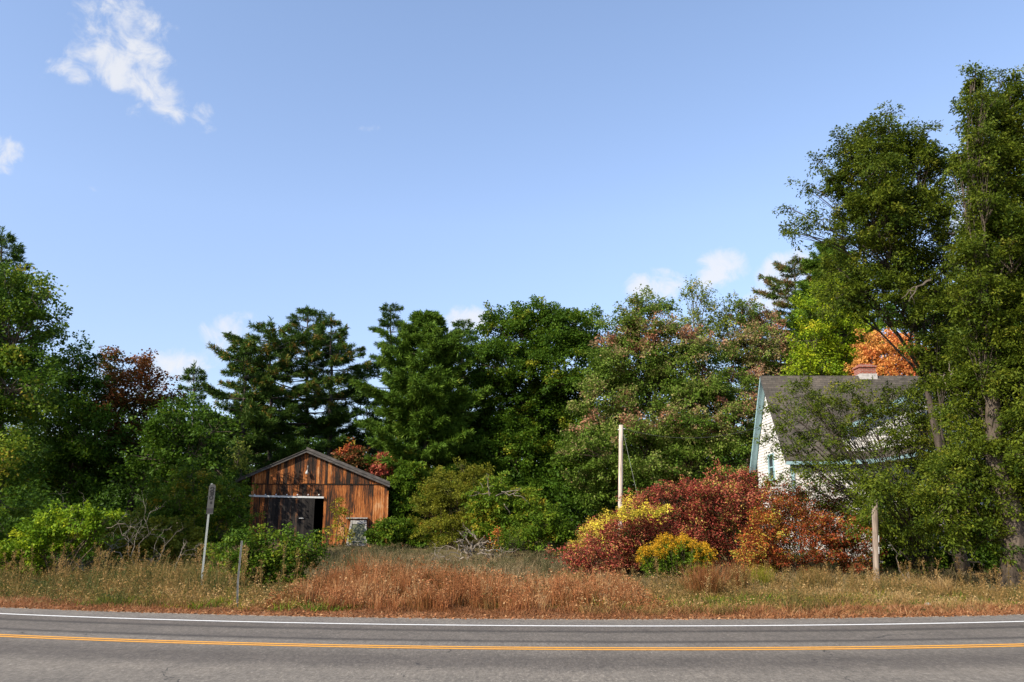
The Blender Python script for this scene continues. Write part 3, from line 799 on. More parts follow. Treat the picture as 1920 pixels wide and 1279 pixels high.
# a pale ledge board and an old framed panel leaning on the wall
lg = MB()
g0, zg = bpx(650, 971); g1, _ = bpx(690, 971)
lg.hexa([bw(g0, zg - .04, .05), bw(g1, zg - .04, .05), bw(g1, zg - .06, .35), bw(g0, zg - .06, .35)], [bw(g0, zg + .02, .05), bw(g1, zg + .02, .05), bw(g1, zg, .35), bw(g0, zg, .35)])
fix(lg.build('ledge', M_oldpaint, barn, borg))
pa, ptop = bpx(674, 976); _, pbot = bpx(671, 1022)
pb = bw(pa, gz(*bw(pa, 0, .9)[:2]), .9)
panel = thing('old_window', pb, 'old white framed pane leaning against the barn front', 'old window')
fr_, gl = MB(), MB()
hgt = ptop - pb[2]
def pp(a, s, o=0.0): return bw(pa + a, pb[2] + s * hgt, .95 - s * .62 + o)
wb, wt = .56, .42
for (sa, sb_, sc_, sd_) in (((-wb, 0), (-wb + .12, 0), (-wt + .1, 1), (-wt, 1)), ((wb - .12, 0), (wb, 0), (wt, 1), (wt - .1, 1))):
    fr_.prism([pp(*sa), pp(*sb_), pp(*sc_), pp(*sd_)], bnor * .07)
for (s0, s1) in ((.0, .10), (.86, 1.0)):
    x0, x1 = wb + (wt - wb) * s0 - .122, wb + (wt - wb) * s1 - .105
    fr_.prism([pp(-x0, s0 + .001), pp(x0, s0 + .001), pp(x1, s1 - .001), pp(-x1, s1 - .001)], bnor * .06)
fr_.prism([pp(-.3, .16, .01), pp(.25, .16, .01), pp(.25, .19, .01), pp(-.3, .19, .01)], bnor * .03)
fix(fr_.build('frame', M_oldpaint, panel, pb))
gl.prism([pp(-wb + .1, .05, .015), pp(wb - .1, .05, .015), pp(wt - .09, .9, .015), pp(-wt + .09, .9, .015)], bnor * .01)
fix(gl.build('pane', M_oldglass, panel, pb))

# ------------------------------------------------------------------ house
HX, HY0, HY1, HXR = 12.68, 38.0, 43.2, 26.3
hz = gz(15, 38) - .2
HE = P(1490, 866, 37.7)[2]                                  # eave height
HR = P(1430, 709, 40.6)[2]                                  # ridge height
YM = (HY0 + HY1) / 2
horg = np.array([HX, HY0, hz])
house = thing('house', horg, 'white clapboard house with aqua trim and dark shingle roof, half hidden by trees', 'house')
slope = (HR - HE) / (YM - (HY0 - .3))
def lap_wall_x(mb, x, outline_fn, z0, z1, sgn, lap=.14):   # wall in plane x = const, outline_fn(z) -> (y0, y1)
    z = z0
    while z < z1 - .01:
        z2 = min(z + lap, z1); ya, yb = outline_fn(z); yc, yd = outline_fn(z2)
        if yb - ya > .02:
            mb.hexa([(x, ya, z), (x, yb, z), (x - sgn * .024, yb, z), (x - sgn * .024, ya, z)], [(x, yc, z2), (x, max(yd, yc + .001), z2), (x - sgn * .006, max(yd, yc + .001), z2), (x - sgn * .006, yc, z2)])
        z = z2
def lap_wall_y(mb, y, outline_fn, z0, z1, lap=.14):
    z = z0
    while z < z1 - .01:
        z2 = min(z + lap, z1); xa, xb = outline_fn(z); xc, xd = outline_fn(z2)
        if xb - xa > .02:
            mb.hexa([(xa, y, z), (xb, y, z), (xb, y - .024, z), (xa, y - .024, z)], [(xc, y, z2), (max(xd, xc + .001), y, z2), (max(xd, xc + .001), y - .006, z2), (xc, y - .006, z2)])
        z = z2
def gable_y(z):
    if z <= HE + .35: return HY0, HY1
    dz = (z - HE - .35) / slope
    return min(HY0 + dz, YM - .01), max(HY1 - dz, YM + .01)
wl = MB()
lap_wall_x(wl, HX, gable_y, hz, HR - .25, 1)
lap_wall_x(wl, HXR, gable_y, hz, HR - .25, -1)
lap_wall_y(wl, HY0, lambda z: (HX, HXR), hz, HE + .25)
wl.box((HX + .004, HY0 + .03, hz), (HXR - .004, HY1 - .03, HE + .2))
wl.prism([(HX + .005, HY0 + .15, HE + .2), (HX + .005, HY1 - .15, HE + .2), (HX + .005, YM, HR - .3)], (HXR - HX - .01, 0, 0))
# gabled bay rising from the front eave: wall only above the eave
GXL, GZL = P(1591, 800, 37.5)[0], P(1591, 800, 37.5)[2]
GXA, GZA = P(1800, 688, 37.5)[0], P(1800, 688, 37.5)[2]
gs = (GZA - GZL) / (GXA - GXL)
GXR = GXA + (GXA - GXL)
GY = 37.45
lap_wall_y(wl, GY, lambda z: (GXL + max(0, (z - GZL) / gs), GXR - max(0, (z - GZL) / gs)) if z > GZL else (GXL, min(GXR, HXR)), HE + .05, GZA - .05)
wl.prism([(GXL + .01, GY + .002, HE), (GXR - .6, GY + .002, HE), (GXR - .6, GY + .002, GZL), (GXA, GY + .002, GZA - .03), (GXL + .01, GY + .002, GZL - .01)], (0, YM - GY - .5, 0))
fix(wl.build('wall', M_white, house, horg))
ro = MB()
ov = .32
for sg in (-1, 1):
    ye = YM + sg * (YM - HY0 + .3)
    ro.prism([(HX - ov, YM, HR), (HX - ov, ye, HE), (HX - ov, ye, HE + .10), (HX - ov, YM, HR + .12)], (HXR - HX + 2 * ov, 0, 0))
# bay roof slopes
for sg in (-1, 1):
    xe = GXA + sg * (GXA - GXL + .3); ze = GZL - gs * .3
    ro.prism([(GXA, GY - .3, GZA), (xe, GY - .3, ze), (xe, GY - .3, ze + .1), (GXA, GY - .3, GZA + .1)], (0, YM - GY + .2, 0))
# pent roof whose eave sweeps up to the right
xs = np.linspace(GXL - .6, GXL + 5.2, 13)
def pent(x): return HE - .02 + .085 * max(0, x - GXL - .2) ** 1.5
for x0, x1 in zip(xs[:-1], xs[1:]):
    q = [(x0, GY - .45, pent(x0)), (x1, GY - .45, pent(x1)), (x1, GY - .005, pent(x1) + .42), (x0, GY - .005, pent(x0) + .42)]
    ro.hexa(q, [(p_[0], p_[1], p_[2] + .07) for p_ in q])
roof = fix(ro.build('roof', M_shingle, house, horg)); add_uv(roof)
tr, tw_ = MB(), MB()
for sg in (-1, 1):                                          # rake boards on the gable end, and their soffits
    ye = YM + sg * (YM - HY0 + .3)
    (tr if sg > 0 else tw_).prism([(HX - ov - .03, YM, HR - .08), (HX - ov - .03, ye, HE - .08), (HX - ov - .03, ye, HE + .10), (HX - ov - .03, YM, HR + .10)], (.028, 0, 0))
    tr.prism([(HX - ov, YM, HR - .03), (HX - ov, ye, HE - .03), (HX - ov, ye, HE - .004), (HX - ov, YM, HR - .004)], (ov - .03, 0, 0))
tr.box((HX - ov, HY0 - .33, HE - .12), (GXL - .3, HY0 - .302, HE + .02))
tr.box((HX - ov, HY0 - .30, HE - .10), (HXR, HY0 - .03, HE - .07))
for x0, x1 in zip(xs[:-1], xs[1:]):
    tr.hexa([(x0, GY - .48, pent(x0) - .13), (x1, GY - .48, pent(x1) - .13), (x1, GY - .453, pent(x1) - .13), (x0, GY - .453, pent(x0) - .13)],
            [(x0, GY - .48, pent(x0) + .05), (x1, GY - .48, pent(x1) + .05), (x1, GY - .453, pent(x1) + .05), (x0, GY - .453, pent(x0) + .05)])
for sg in (-1, 1):
    xe = GXA + sg * (GXA - GXL + .32); ze = GZL - gs * .32
    tr.prism([(GXA, GY - .33, GZA - .14), (xe, GY - .33, ze - .14), (xe, GY - .33, ze + .1), (GXA, GY - .33, GZA + .1)], (0, .028, 0))
tr.box((HX - .05, HY0 - .055, hz), (HX + .10, HY0 - .027, HE - .11))
fix(tr.build('trim', M_aqua, house, horg)); fix(tw_.build('rake_board', M_boardroof, house, horg))
def house_window(lo, hi, axis):
    (x0, y0, z0), (x1, y1, z1) = lo, hi
    fm, pn = MB(), MB()
    if axis == 'y':
        for bx_ in (((x0 - .1, y0 - .07, z0 - .1), (x0, y0, z1 + .1)), ((x1, y0 - .07, z0 - .1), (x1 + .1, y0, z1 + .1)), ((x0, y0 - .068, z1), (x1, y0, z1 + .098)), ((x0, y0 - .09, z0 - .098), (x1, y0, z0)),
                    ((x0, y0 - .06, (z0 + z1) / 2 - .03), (x1, y0 - .02, (z0 + z1) / 2 + .03)), (((x0 + x1) / 2 - .02, y0 - .055, z0), ((x0 + x1) / 2 + .02, y0 - .022, z1))): fm.box(*bx_)
        pn.box((x0, y0 - .035, z0), (x1, y0 - .031, z1))
    else:
        for bx_ in (((x0 - .07, y0 - .1, z0 - .1), (x0, y0, z1 + .1)), ((x0 - .07, y1, z0 - .1), (x0, y1 + .1, z1 + .1)), ((x0 - .068, y0, z1), (x0, y1, z1 + .098)), ((x0 - .09, y0, z0 - .098), (x0, y1, z0)),
                    ((x0 - .06, y0, (z0 + z1) / 2 - .03), (x0 - .02, y1, (z0 + z1) / 2 + .03))): fm.box(*bx_)
        pn.box((x0 - .035, y0, z0), (x0 - .031, y1, z1))
    f = fix(fm.build('window', M_aqua, house, horg)); fix(pn.build('pane', M_glass, f, horg))
q = P(1790, 915, 38); house_window((q[0] - .5, HY0, q[2] - .2), (q[0] + .5, HY0, q[2] + 1.1), 'y')
q = P(1728, 905, 38); house_window((q[0] - .35, HY0, q[2] - .9), (q[0] + .35, HY0, q[2] + .7), 'y')
house_window((HX, YM - .15, HE - .55), (HX, YM + .55, HE + .55), 'x')
q = P(1740, 800, 37.4); house_window((q[0] - .45, GY, q[2] - .6), (q[0] + .45, GY, q[2] + .55), 'y')
def chimney(px0, px1, top_py, y, white):
    x0, x1 = P(px0, 700, y)[0], P(px1, 700, y)[0]
    z1 = P(px0, top_py, y)[2]
    cb = MB(); cb.box((x0, y - .3, HR - 1.2), (x1, y + .35, z1)); cb.box((x0 - .05, y - .35, z1), (x1 + .05, y + .4, z1 + .09)); cb.box((x0 + .1, y - .2, z1 + .09), (x1 - .1, y + .25, z1 + .2))
    c = fix(cb.build('chimney', M_brick, house, horg)); add_uv(c)
    fb = MB()
    fb.box((x0 - .03, y - .33, HR - .5), (x1 + .03, y - .302, HR + white)); fb.box((x0 - .03, y - .302, HR - .4), (x0 - .003, y + .35, HR + white - .02))
    fix(fb.build('flashing', M_dirtywhite, c, horg))
chimney(1607, 1638, 691, 40.8, .20)
chimney(1733, 1758, 671, 40.8, .18)

# ------------------------------------------------------------------ poles, posts, sign, wires
def base_at(px, py, Y): 
    p = P(px, py, Y); return np.array([p[0], p[1], gz(p[0], p[1])])
Yp = 42.0
pt = P(1164.5, 797, Yp); pbz = base_at(1161.5, 1000, Yp)
up_ = thing('utility_pole', pbz, 'bare pale utility pole stub rising behind the red shrubs', 'utility pole')
mb = MB(); s = np.linspace(0, 1, 8)[:, None]
mb.tube(pbz - np.array([0, 0, .2]) + (pt - pbz + np.array([0, 0, .2])) * s, np.linspace(.125, .105, 8), 14)
fix(mb.build('pole', M_pole, up_, pbz, smooth=True))
mb = MB(); mb.tube([pt + np.array([.10, -.02, -.18]), pt + np.array([.2, -.02, -.2])], .022, 8); fix(mb.build('hook', M_galv, up_, pbz))
mb = MB(); mb.tube([pt + np.array([-.1, 0, -.22]), pt + np.array([-.17, 0, -.25])], .03, 8)
fix(mb.build('bracket', M_galv, up_, pbz))
def wire(name, label, a, b, sag, rad, mat, n=24):
    a, b = np.array(a, float), np.array(b, float); s = np.linspace(0, 1, n)[:, None]
    p = a + (b - a) * s; p[:, 2] -= (4 * sag * s * (1 - s))[:, 0]
    mb = MB(); mb.tube(p, rad, 5)
    o = mb.build(name, mat, None, a); set_props(o, label, 'wire'); return o
wire('overhead_wire', 'thin sagging wire from the bare pole to the white house gable', pt + np.array([.2, -.02, -.2]), (HX - .02, YM - .9, P(1470, 790, 39.7)[2]), .62, .011, M_wire)
ga = P(1212, 940, 40.0)
wire('guy_wire', 'thin slanting guy wire from the pole top into the red shrubs', pt + np.array([.12, -.05, -.5]), (ga[0] + .25, 40.6, gz(ga[0], 40) + .02), .12, .008, M_wire_pale)
wa, wb_ = P(1960, 500, 30.0), P(1770, 626, 37.4)
wire('service_wire', 'dark service wire slanting down through the tall right-hand trees', wa, wb_, .15, .016, M_wire)
# right wooden post
qb = hit(1643, 1101); qt = P(1640, 937, qb[1])
post = thing('wooden_post', qb, 'short grey wooden post standing before the dark shrubs beside the house', 'post')
mb = MB(); s = np.linspace(0, 1, 9)[:, None]; pts = qb - np.array([0, 0, .2]) + (qt - qb + np.array([0, 0, .2])) * s
mb.tube(pts, .098 + .006 * np.sin(np.arange(9) * 2.1), 12, caps=True)
fix(mb.build('shaft', M_post, post, qb, smooth=True))
mb = MB()
for k, zf in enumerate((.42, .55)):
    c0 = qb + (qt - qb) * zf; mb = MB(); mb.tube([c0 + np.array([.06, -.09, -.12]), c0 + np.array([.075, -.10, .1])], .012, 5, tint=.8); fix(mb.build('staple', M_galv, post, qb))
# leaning sign
sbz = hit(375, 1116)
st_ = P(397, 908, sbz[1]); sj = P(389.5, 964, sbz[1])
sign = thing('road_sign', sbz, 'narrow grey vertical sign on a leaning metal post by the road', 'sign')
mb = MB(); ax_ = nrm(st_ - sbz)
p0 = sbz - ax_ * .15; p1 = st_ + ax_ * .02
sdx = nrm(np.array([1, .25, 0.0]))
ln = np.linalg.norm(p1 - p0)
fw = nrm(np.cross(sdx, ax_)); fw = -fw if fw[1] > 0 else fw
for (o0, o1, d0_, d1_) in ((-.027, -.010, 0, .026), (.010, .027, 0, .026), (-.012, .012, .026, .030)):   # U-channel post
    a_ = [p0 + sdx * o0 + fw * -d0_, p0 + sdx * o1 + fw * -d0_, p0 + sdx * o1 + fw * -d1_, p0 + sdx * o0 + fw * -d1_]
    mb.hexa(a_, [q_ + (p1 - p0) for q_ in a_])
mb.hexa([p0 + sdx * -.012 + fw * .0, p0 + sdx * .012, p0 + sdx * .012 - fw * .004, p0 - sdx * .012 - fw * .004], [q_ + (p1 - p0) for q_ in [p0 + sdx * -.012, p0 + sdx * .012, p0 + sdx * .012 - fw * .004, p0 - sdx * .012 - fw * .004]])
fix(mb.build('post', M_steel_green, sign, sbz))
mb = MB()
hw_ = .088
Lp = np.linalg.norm(st_ - sj)
so_ = sj + sdx * .05
def sp(a, b_, out=0.0): return so_ + sdx * a + ax_ * (b_ * Lp) + fw * out
out_ = [sp(-hw_, 0), sp(hw_, 0), sp(hw_, .93), sp(hw_ * .7, .985), sp(0, 1.0), sp(-hw_ * .7, .985), sp(-hw_, .93)]
mb.prism([q_ + fw * .004 for q_ in out_], fw * .006)
pl = fix(mb.build('panel', M_signface, sign, sbz))
mk = MB()
def ring(cx_, cy_, rx, ry, th, a0=0, a1=6.283, n=18):
    an = np.linspace(a0, a1, n)
    pts_o = [sp(cx_ + rx * math.cos(x), cy_ + ry * math.sin(x), .012) for x in an]
    pts_i = [sp(cx_ + (rx - th) * math.cos(x), cy_ + (ry - th / Lp) * math.sin(x), .012) for x in an]
    mk = MB()
    for k in range(n - 1): mk.hexa([pts_i[k], pts_o[k], pts_o[k + 1], pts_i[k + 1]], [q_ + fw * .003 for q_ in (pts_i[k], pts_o[k], pts_o[k + 1], pts_i[k + 1])])
    fix(mk.build('mark', M_mark, pl, sbz))
ring(.0, .86, .055, .055, .03, -1.2, 3.6)
ring(.0, .755, .06, .06, .034)
ring(.01, .67, .05, .05, .036)
ring(-.005, .55, .056, .075, .026)
mk = MB(); mk.hexa([sp(-.02, .34, .012), sp(.03, .34, .012), sp(.03, .42, .012), sp(-.02, .42, .012)], [sp(-.02, .34, .015), sp(.03, .34, .015), sp(.03, .42, .015), sp(-.02, .42, .015)])
fix(mk.build('mark', M_mark, pl, sbz))
bd = MB(); bd.hexa([sp(-.09, .05, .012), sp(.07, .05, .012), sp(.07, .19, .012), sp(-.09, .19, .012)], [sp(-.09, .05, .014), sp(.07, .05, .014), sp(.07, .19, .014), sp(-.09, .19, .014)])
fix(bd.build('band', M_band, pl, sbz))
# bent delineator post
kb = hit(445, 1143); kk = P(446, 1090, kb[1]); kt = P(453.5, 1014, kb[1])
dl = thing('metal_post', kb, 'short bent thin metal post standing right of the leaning sign', 'post')
mb = MB()
for (o0, o1, d0_, d1_) in ((-.02, -.006, 0, .02), (.006, .02, 0, .02), (-.006, .006, .016, .020)):
    secs = []
    for q_ in (kb - np.array([0, 0, .1]), kk, kt):
        secs.append([q_ + sdx * o0 - fw * d0_, q_ + sdx * o1 - fw * d0_, q_ + sdx * o1 - fw * d1_, q_ + sdx * o0 - fw * d1_])
    mb.hexa(secs[0], secs[1]); mb.hexa(secs[1], secs[2])
fix(mb.build('shaft', M_oldsteel, dl, kb))

# ------------------------------------------------------------------ trees
def gp(px, Y, py=1000): 
    p = P(px, py, Y); return (p[0], Y)
def hp(sc, thr, amt, seed):                                 # patches of turned leaves
    return lambda p, u, r: amt * np.clip((lump(p, sc, seed) - thr) * 2.2, 0, 1)
def up_patch(thr, amt, sc, seed): 
    return lambda p, u, r: amt * np.clip((lump(p, sc, seed) + .7 * u[:, 2] - thr) * 1.6, 0, 1)

# left side of the picture
blob_tree('maple_tree', 'tall green maple with some yellowing leaves at the far left edge, nearest the road', 'tree', gp(-55, 31), 31,
          [(-40, 570, 95), (20, 545, 50), (60, 560, 38), (95, 548, 24), (10, 520, 34), (25, 620, 80), (82, 598, 32), (60, 650, 55), (-60, 690, 110), (35, 720, 72), (90, 690, 28), (-30, 830, 110), (5, 860, 48, 1, .3, -2.5), (-20, 930, 90), (-140, 610, 120), (-150, 800, 120)],
          'maple', 1, size=.12, aspect=.72, per=64, spray=.8, width=.5, thick=.09, trunk_r=.26, patch=hp(.5, .30, .55, 4), tint=(.30, .16))
pine_tree('pine_tree', 'dark pine top poking above the maple at the left edge', 4, 432, 42, 75, 'pine', 2, base_py=980, irregular=.4)
blob_tree('oak_tree', 'dark green round oak between the left maple and the russet tree', 'tree', gp(130, 46), 46,
          [(132, 692, 42), (95, 725, 48), (158, 735, 45), (110, 800, 75), (170, 820, 60), (60, 870, 80), (140, 890, 60), (150, 672, 24)],
          'dark', 3, size=.15, aspect=.7, per=64, cover=.9, trunk_r=.2, patch=hp(.4, .45, .4, 8))
blob_tree('russet_tree', 'oak with a rusty red and green crown standing left of the tall pines', 'tree', gp(240, 47.5), 47.5,
          [(240, 695, 40, 1, .25), (270, 735, 42, 1, .25), (208, 705, 32, 1, .0), (198, 760, 46, 1, -.1), (250, 790, 58, 1, .05), (285, 790, 40, 1, .0), (230, 860, 62, 1, -.15), (285, 870, 45, 1, -.2), (262, 670, 20, 1, .2)],
          'russet', 4, size=.15, aspect=.7, per=60, cover=.85, trunk_r=.2, tint=(.32, .18), patch=hp(.35, .1, .3, 12))
pine_tree('pine_tree', 'small dark pine with a feathery tip between the russet tree and the tall pines', 365, 682, 52, 70, 'pine', 5, base_py=960, shape='cone', tuft=.26)
blob_tree('dark_tree', 'low dark broadleaf tree in the shade behind the leaning sign', 'tree', gp(335, 44), 44,
          [(330, 800, 50), (360, 850, 52), (300, 850, 50), (400, 810, 45), (270, 900, 45), (335, 900, 55), (405, 880, 40)],
          'dark', 6, size=.18, cover=.9, trunk_r=.15, tint=(.33, .14))
blob_tree('pale_sapling', 'small pale green sapling just left of the barn roof', 'sapling', gp(447, 47), 47, [(446, 845, 16), (440, 870, 22), (452, 890, 24), (430, 895, 18)], 'pale', 7, size=.14, per=26, spray=.55, width=.3, cover=.7, trunk_r=.05, tint=(.4, .15))
# pines behind the barn
def tipped(h, s0, r): return .38 * (h > .55) * (s0 > .75) * (r.uniform() < .45)
pine_tree('pine_tree', 'broad white pine at the left end of the row behind the barn', 458, 640, 55, 66, 'pine', 21, irregular=.4, patch=tipped)
pine_tree('pine_tree', 'tall spreading white pine left of the barn ridge with pale bronze tips', 508, 600, 58, 128, 'pine', 22, irregular=.45, patch=tipped)
pine_tree('pine_tree', 'dark ragged pine top straight above the barn ridge', 577, 578, 62, 98, 'pine', 23, irregular=.5, sparse=.9, tint=(.36, .14))
pine_tree('pine_tree', 'open layered pine reaching right above the right barn roof slope', 618, 590, 59, 64, 'pine', 24, irregular=.5, sparse=.85, lean=4, patch=tipped)
pine_tree('pine_tree', 'thin see-through pine standing alone against the sky right of the barn', 738, 574, 66, 62, 'pine', 25, irregular=.5, sparse=.72, lean=-6, tint=(.3, .12))
pine_tree('pine_tree', 'short dark pine filling the gap right of the barn pines', 690, 742, 60, 50, 'pine', 26, tint=(.32, .12))
pine_tree('pine_tree', 'large bright green white pine right of the barn with drooping plumes', 800, 588, 51, 92, 'pine_light', 27, irregular=.3, tuft=.34, tint=(.36, .15), base_py=950)
pine_tree('pine_tree', 'pine tip showing between the bright pine and the dense oak', 868, 604, 63, 60, 'pine', 28, sparse=.8)
pine_tree('pine_tree', 'dark lower pine at the foot of the bright white pine', 845, 690, 58, 70, 'pine', 29, tint=(.34, .12))
# centre
blob_tree('oak_tree', 'dense dark green oak in the middle of the tree line', 'tree', gp(1005, 53), 53,
          [(942, 612, 36), (928, 690, 58), (1022, 618, 48), (985, 640, 50), (1012, 585, 26), (972, 596, 18), (1040, 590, 22), (1078, 618, 36), (900, 640, 24), (1050, 690, 70), (960, 760, 78), (1040, 780, 78), (920, 820, 58), (960, 860, 76), (1040, 880, 70), (1000, 935, 66), (935, 905, 48), (1075, 840, 60)],
          'dark', 31, size=.14, aspect=.72, per=96, cover=1.1, trunk_r=.26, tint=(.50, .18))
blob_tree('oak_tree', 'narrow dark tree top just right of the dense oak', 'tree', gp(1112, 57), 57, [(1108, 600, 26, .8), (1120, 645, 36), (1125, 700, 50), (1095, 640, 26)], 'dark', 32, size=.15, per=60, aspect=.65, cover=.85, trunk_r=.16, tint=(.42, .18), patch=hp(.4, .55, .5, 2))
blob_tree('bronzing_maple', 'broad green maple with pinkish bronze leaf tips behind the pole', 'tree', gp(1230, 47), 47,
          [(1200, 590, 40), (1172, 622, 34), (1228, 570, 26), (1250, 650, 60), (1180, 690, 72), (1290, 700, 70), (1230, 760, 88), (1135, 760, 60), (1320, 775, 80), (1385, 735, 52), (1395, 800, 55), (1118, 850, 58), (1200, 855, 82), (1290, 870, 80), (1370, 865, 66), (1130, 925, 54), (1230, 930, 60)],
          'bronze', 33, size=.13, aspect=.66, per=100, cover=1.15, trunk_r=.25, tint=(.32, .13), patch=up_patch(.45, .50, .9, 21))
blob_tree('aspen_tree', 'thin pale see-through tree top rising above the bronzing maple', 'tree', gp(1312, 55), 55, [(1308, 558, 28, .55), (1322, 600, 42, .7), (1292, 622, 34, .8), (1350, 628, 38, .75), (1298, 540, 16, .5)], 'pale', 34, size=.13, per=44, spray=.75, width=.42, cover=.75, trunk_r=.12, tint=(.42, .18))
blob_tree('bronzing_tree', 'tree with dusty pink and green top left of the rusty pine', 'tree', gp(1405, 56), 56, [(1395, 592, 32), (1370, 612, 34), (1436, 612, 28, 1, .35), (1455, 650, 38, 1, .4), (1412, 652, 52, 1, .2), (1462, 690, 40, 1, .3), (1400, 570, 16), (1430, 700, 50), (1375, 670, 44), (1470, 735, 44), (1345, 690, 40)], 'bronze', 35, size=.145, per=60, cover=.8, trunk_r=.16, tint=(.36, .18))
pine_tree('pine_tree', 'pine with rusty upper tips and dark limbs left of the tall right-hand trees', 1490, 486, 60, 104, 'pine_rust', 36, irregular=.5, sparse=.85, patch=lambda h, s0, r: .32 * (h > .6) * (s0 > .7) * (r.uniform() < .6))
pine_tree('pine_tree', 'bright green pine beside the rusty pine above the house', 1560, 452, 56, 85, 'pine_light', 37, irregular=.4, tint=(.40, .15))
blob_tree('lime_tree', 'bright yellow green tree directly behind the house roof', 'tree', gp(1550, 51), 51, [(1545, 585, 46), (1520, 640, 42), (1580, 620, 46), (1545, 680, 50), (1600, 680, 46), (1505, 690, 30), (1560, 545, 28)], 'lime', 38, size=.145, per=66, cover=.9, trunk_r=.16, tint=(.36, .18))
blob_tree('orange_maple', 'small blazing orange maple behind the brick chimneys', 'tree', gp(1660, 45.5), 45.5, [(1642, 668, 34, 1, -.12), (1632, 645, 24, 1, -.1), (1680, 678, 34, 1, .15), (1708, 672, 28, 1, .3), (1662, 645, 26, 1, .05), (1615, 688, 24, 1, -.1), (1645, 720, 34), (1688, 650, 24, 1, .2), (1730, 690, 24, 1, .3)], 'orange', 39, size=.13, per=64, spray=.6, width=.45, cover=1.0, trunk_r=.12, tint=(.45, .18))
blob_tree('dark_tree', 'dark leafy tree behind the right end of the house', 'tree', gp(1850, 47), 47, [(1790, 590, 70), (1880, 600, 100), (1850, 700, 110), (1940, 700, 110), (1770, 690, 60), (1800, 800, 90), (1930, 820, 110), (1700, 610, 40), (1960, 500, 80), (1720, 690, 40)], 'dark', 40, size=.2, per=50, cover=.75, trunk_r=.25, tint=(.34, .16))
# the big near trees on the right
rb = hit(1902, 1108)
def thin(amt): return None
blob_tree('elm_tree', 'tallest tree at the right edge with thick bare trunk by the road', 'tree', (rb[0], rb[1]), rb[1] + .4,
          [(1828, 470, 36, 1, 0, -1.1), (1838, 535, 42, 1, 0, -1.2), (1800, 495, 34, .9, 0, -.6), (1805, 560, 42, 1, 0, -.8), (1815, 420, 28, .8, 0, -.6), (1822, 150, 10, .7), (1815, 185, 12, .6), (1880, 148, 15, .8), (1814, 255, 13, .6), (1842, 190, 26, 1, 0, -1.0), (1838, 250, 28, 1, 0, -1.1), (1842, 310, 28, 1, 0, -1.1), (1850, 370, 30, 1, 0, -1.2), (1850, 165, 34), (1838, 205, 32), (1830, 135, 14, .8), (1845, 235, 34), (1905, 165, 28), (1890, 190, 30), (1900, 225, 62), (1860, 265, 48), (1940, 250, 60), (1880, 330, 72), (1950, 350, 90), (1815, 335, 22, .5), (1795, 375, 24, .5), (1785, 315, 16, .5), (1800, 290, 10, .5), (1856, 300, 40), (1868, 360, 44), (1862, 420, 48), (1880, 400, 50), (1905, 450, 75), (1870, 480, 55), (1960, 480, 90), (1852, 505, 42, .8), (1890, 560, 75), (1950, 600, 100), (1840, 620, 62), (1880, 690, 80), (1950, 720, 100), (1830, 740, 70), (1890, 800, 85), (1960, 850, 100), (1835, 850, 72), (1790, 910, 62), (1860, 930, 80), (1930, 960, 70), (1800, 985, 52), (1850, 1010, 40, .8), (1755, 980, 48, .8)],
          'willow', 41, size=.105, aspect=.46, per=80, spray=.66, width=.36, thick=.07, cover=1.1, trunk_r=.34, tint=(.44, .17), droop=.25, twigs=12, depth=1.0, tvar=.15, back=.9, inner=.55, limb_max=.022, trunk_h=.86, gap=.75, bark=M_elm)
rb2 = (P(1800, 1000, 31.5)[0], 31.5)
blob_tree('willow_tree', 'big leaning tree whose rounded crown spreads left over the house', 'tree', rb2, 31.0,
          [(1575, 300, 15, .6), (1558, 335, 13, .5), (1662, 212, 17, .7), (1722, 228, 15, .6), (1608, 238, 13, .6), (1782, 300, 13, .5), (1535, 298, 13, .4), (1474, 432, 13, .4), (1482, 392, 15, .4), (1785, 440, 26, .7), (1772, 480, 36), (1785, 545, 40), (1650, 272, 56), (1700, 275, 50), (1605, 285, 40), (1580, 268, 22, .6), (1728, 308, 40), (1625, 335, 62), (1690, 350, 80), (1722, 400, 58), (1590, 355, 40), (1640, 420, 72), (1705, 450, 76), (1560, 345, 24, .6), (1545, 410, 34, .5), (1505, 405, 26, .5), (1520, 345, 22, .5), (1490, 425, 22, .42), (1560, 450, 34, .55), (1655, 490, 58), (1722, 510, 58), (1760, 590, 66), (1690, 570, 66), (1625, 545, 50), (1580, 510, 40), (1570, 560, 36, .9), (1755, 660, 52), (1785, 700, 60)],
          'willow', 42, size=.11, aspect=.48, per=80, spray=.68, width=.38, thick=.07, cover=1.1, trunk_r=.20, bark=M_dark_bark, tint=(.42, .17), droop=.18, twigs=16, depth=1.0, tvar=.15, back=.8, inner=.4, limb_max=.05, gap=.85, group=None)
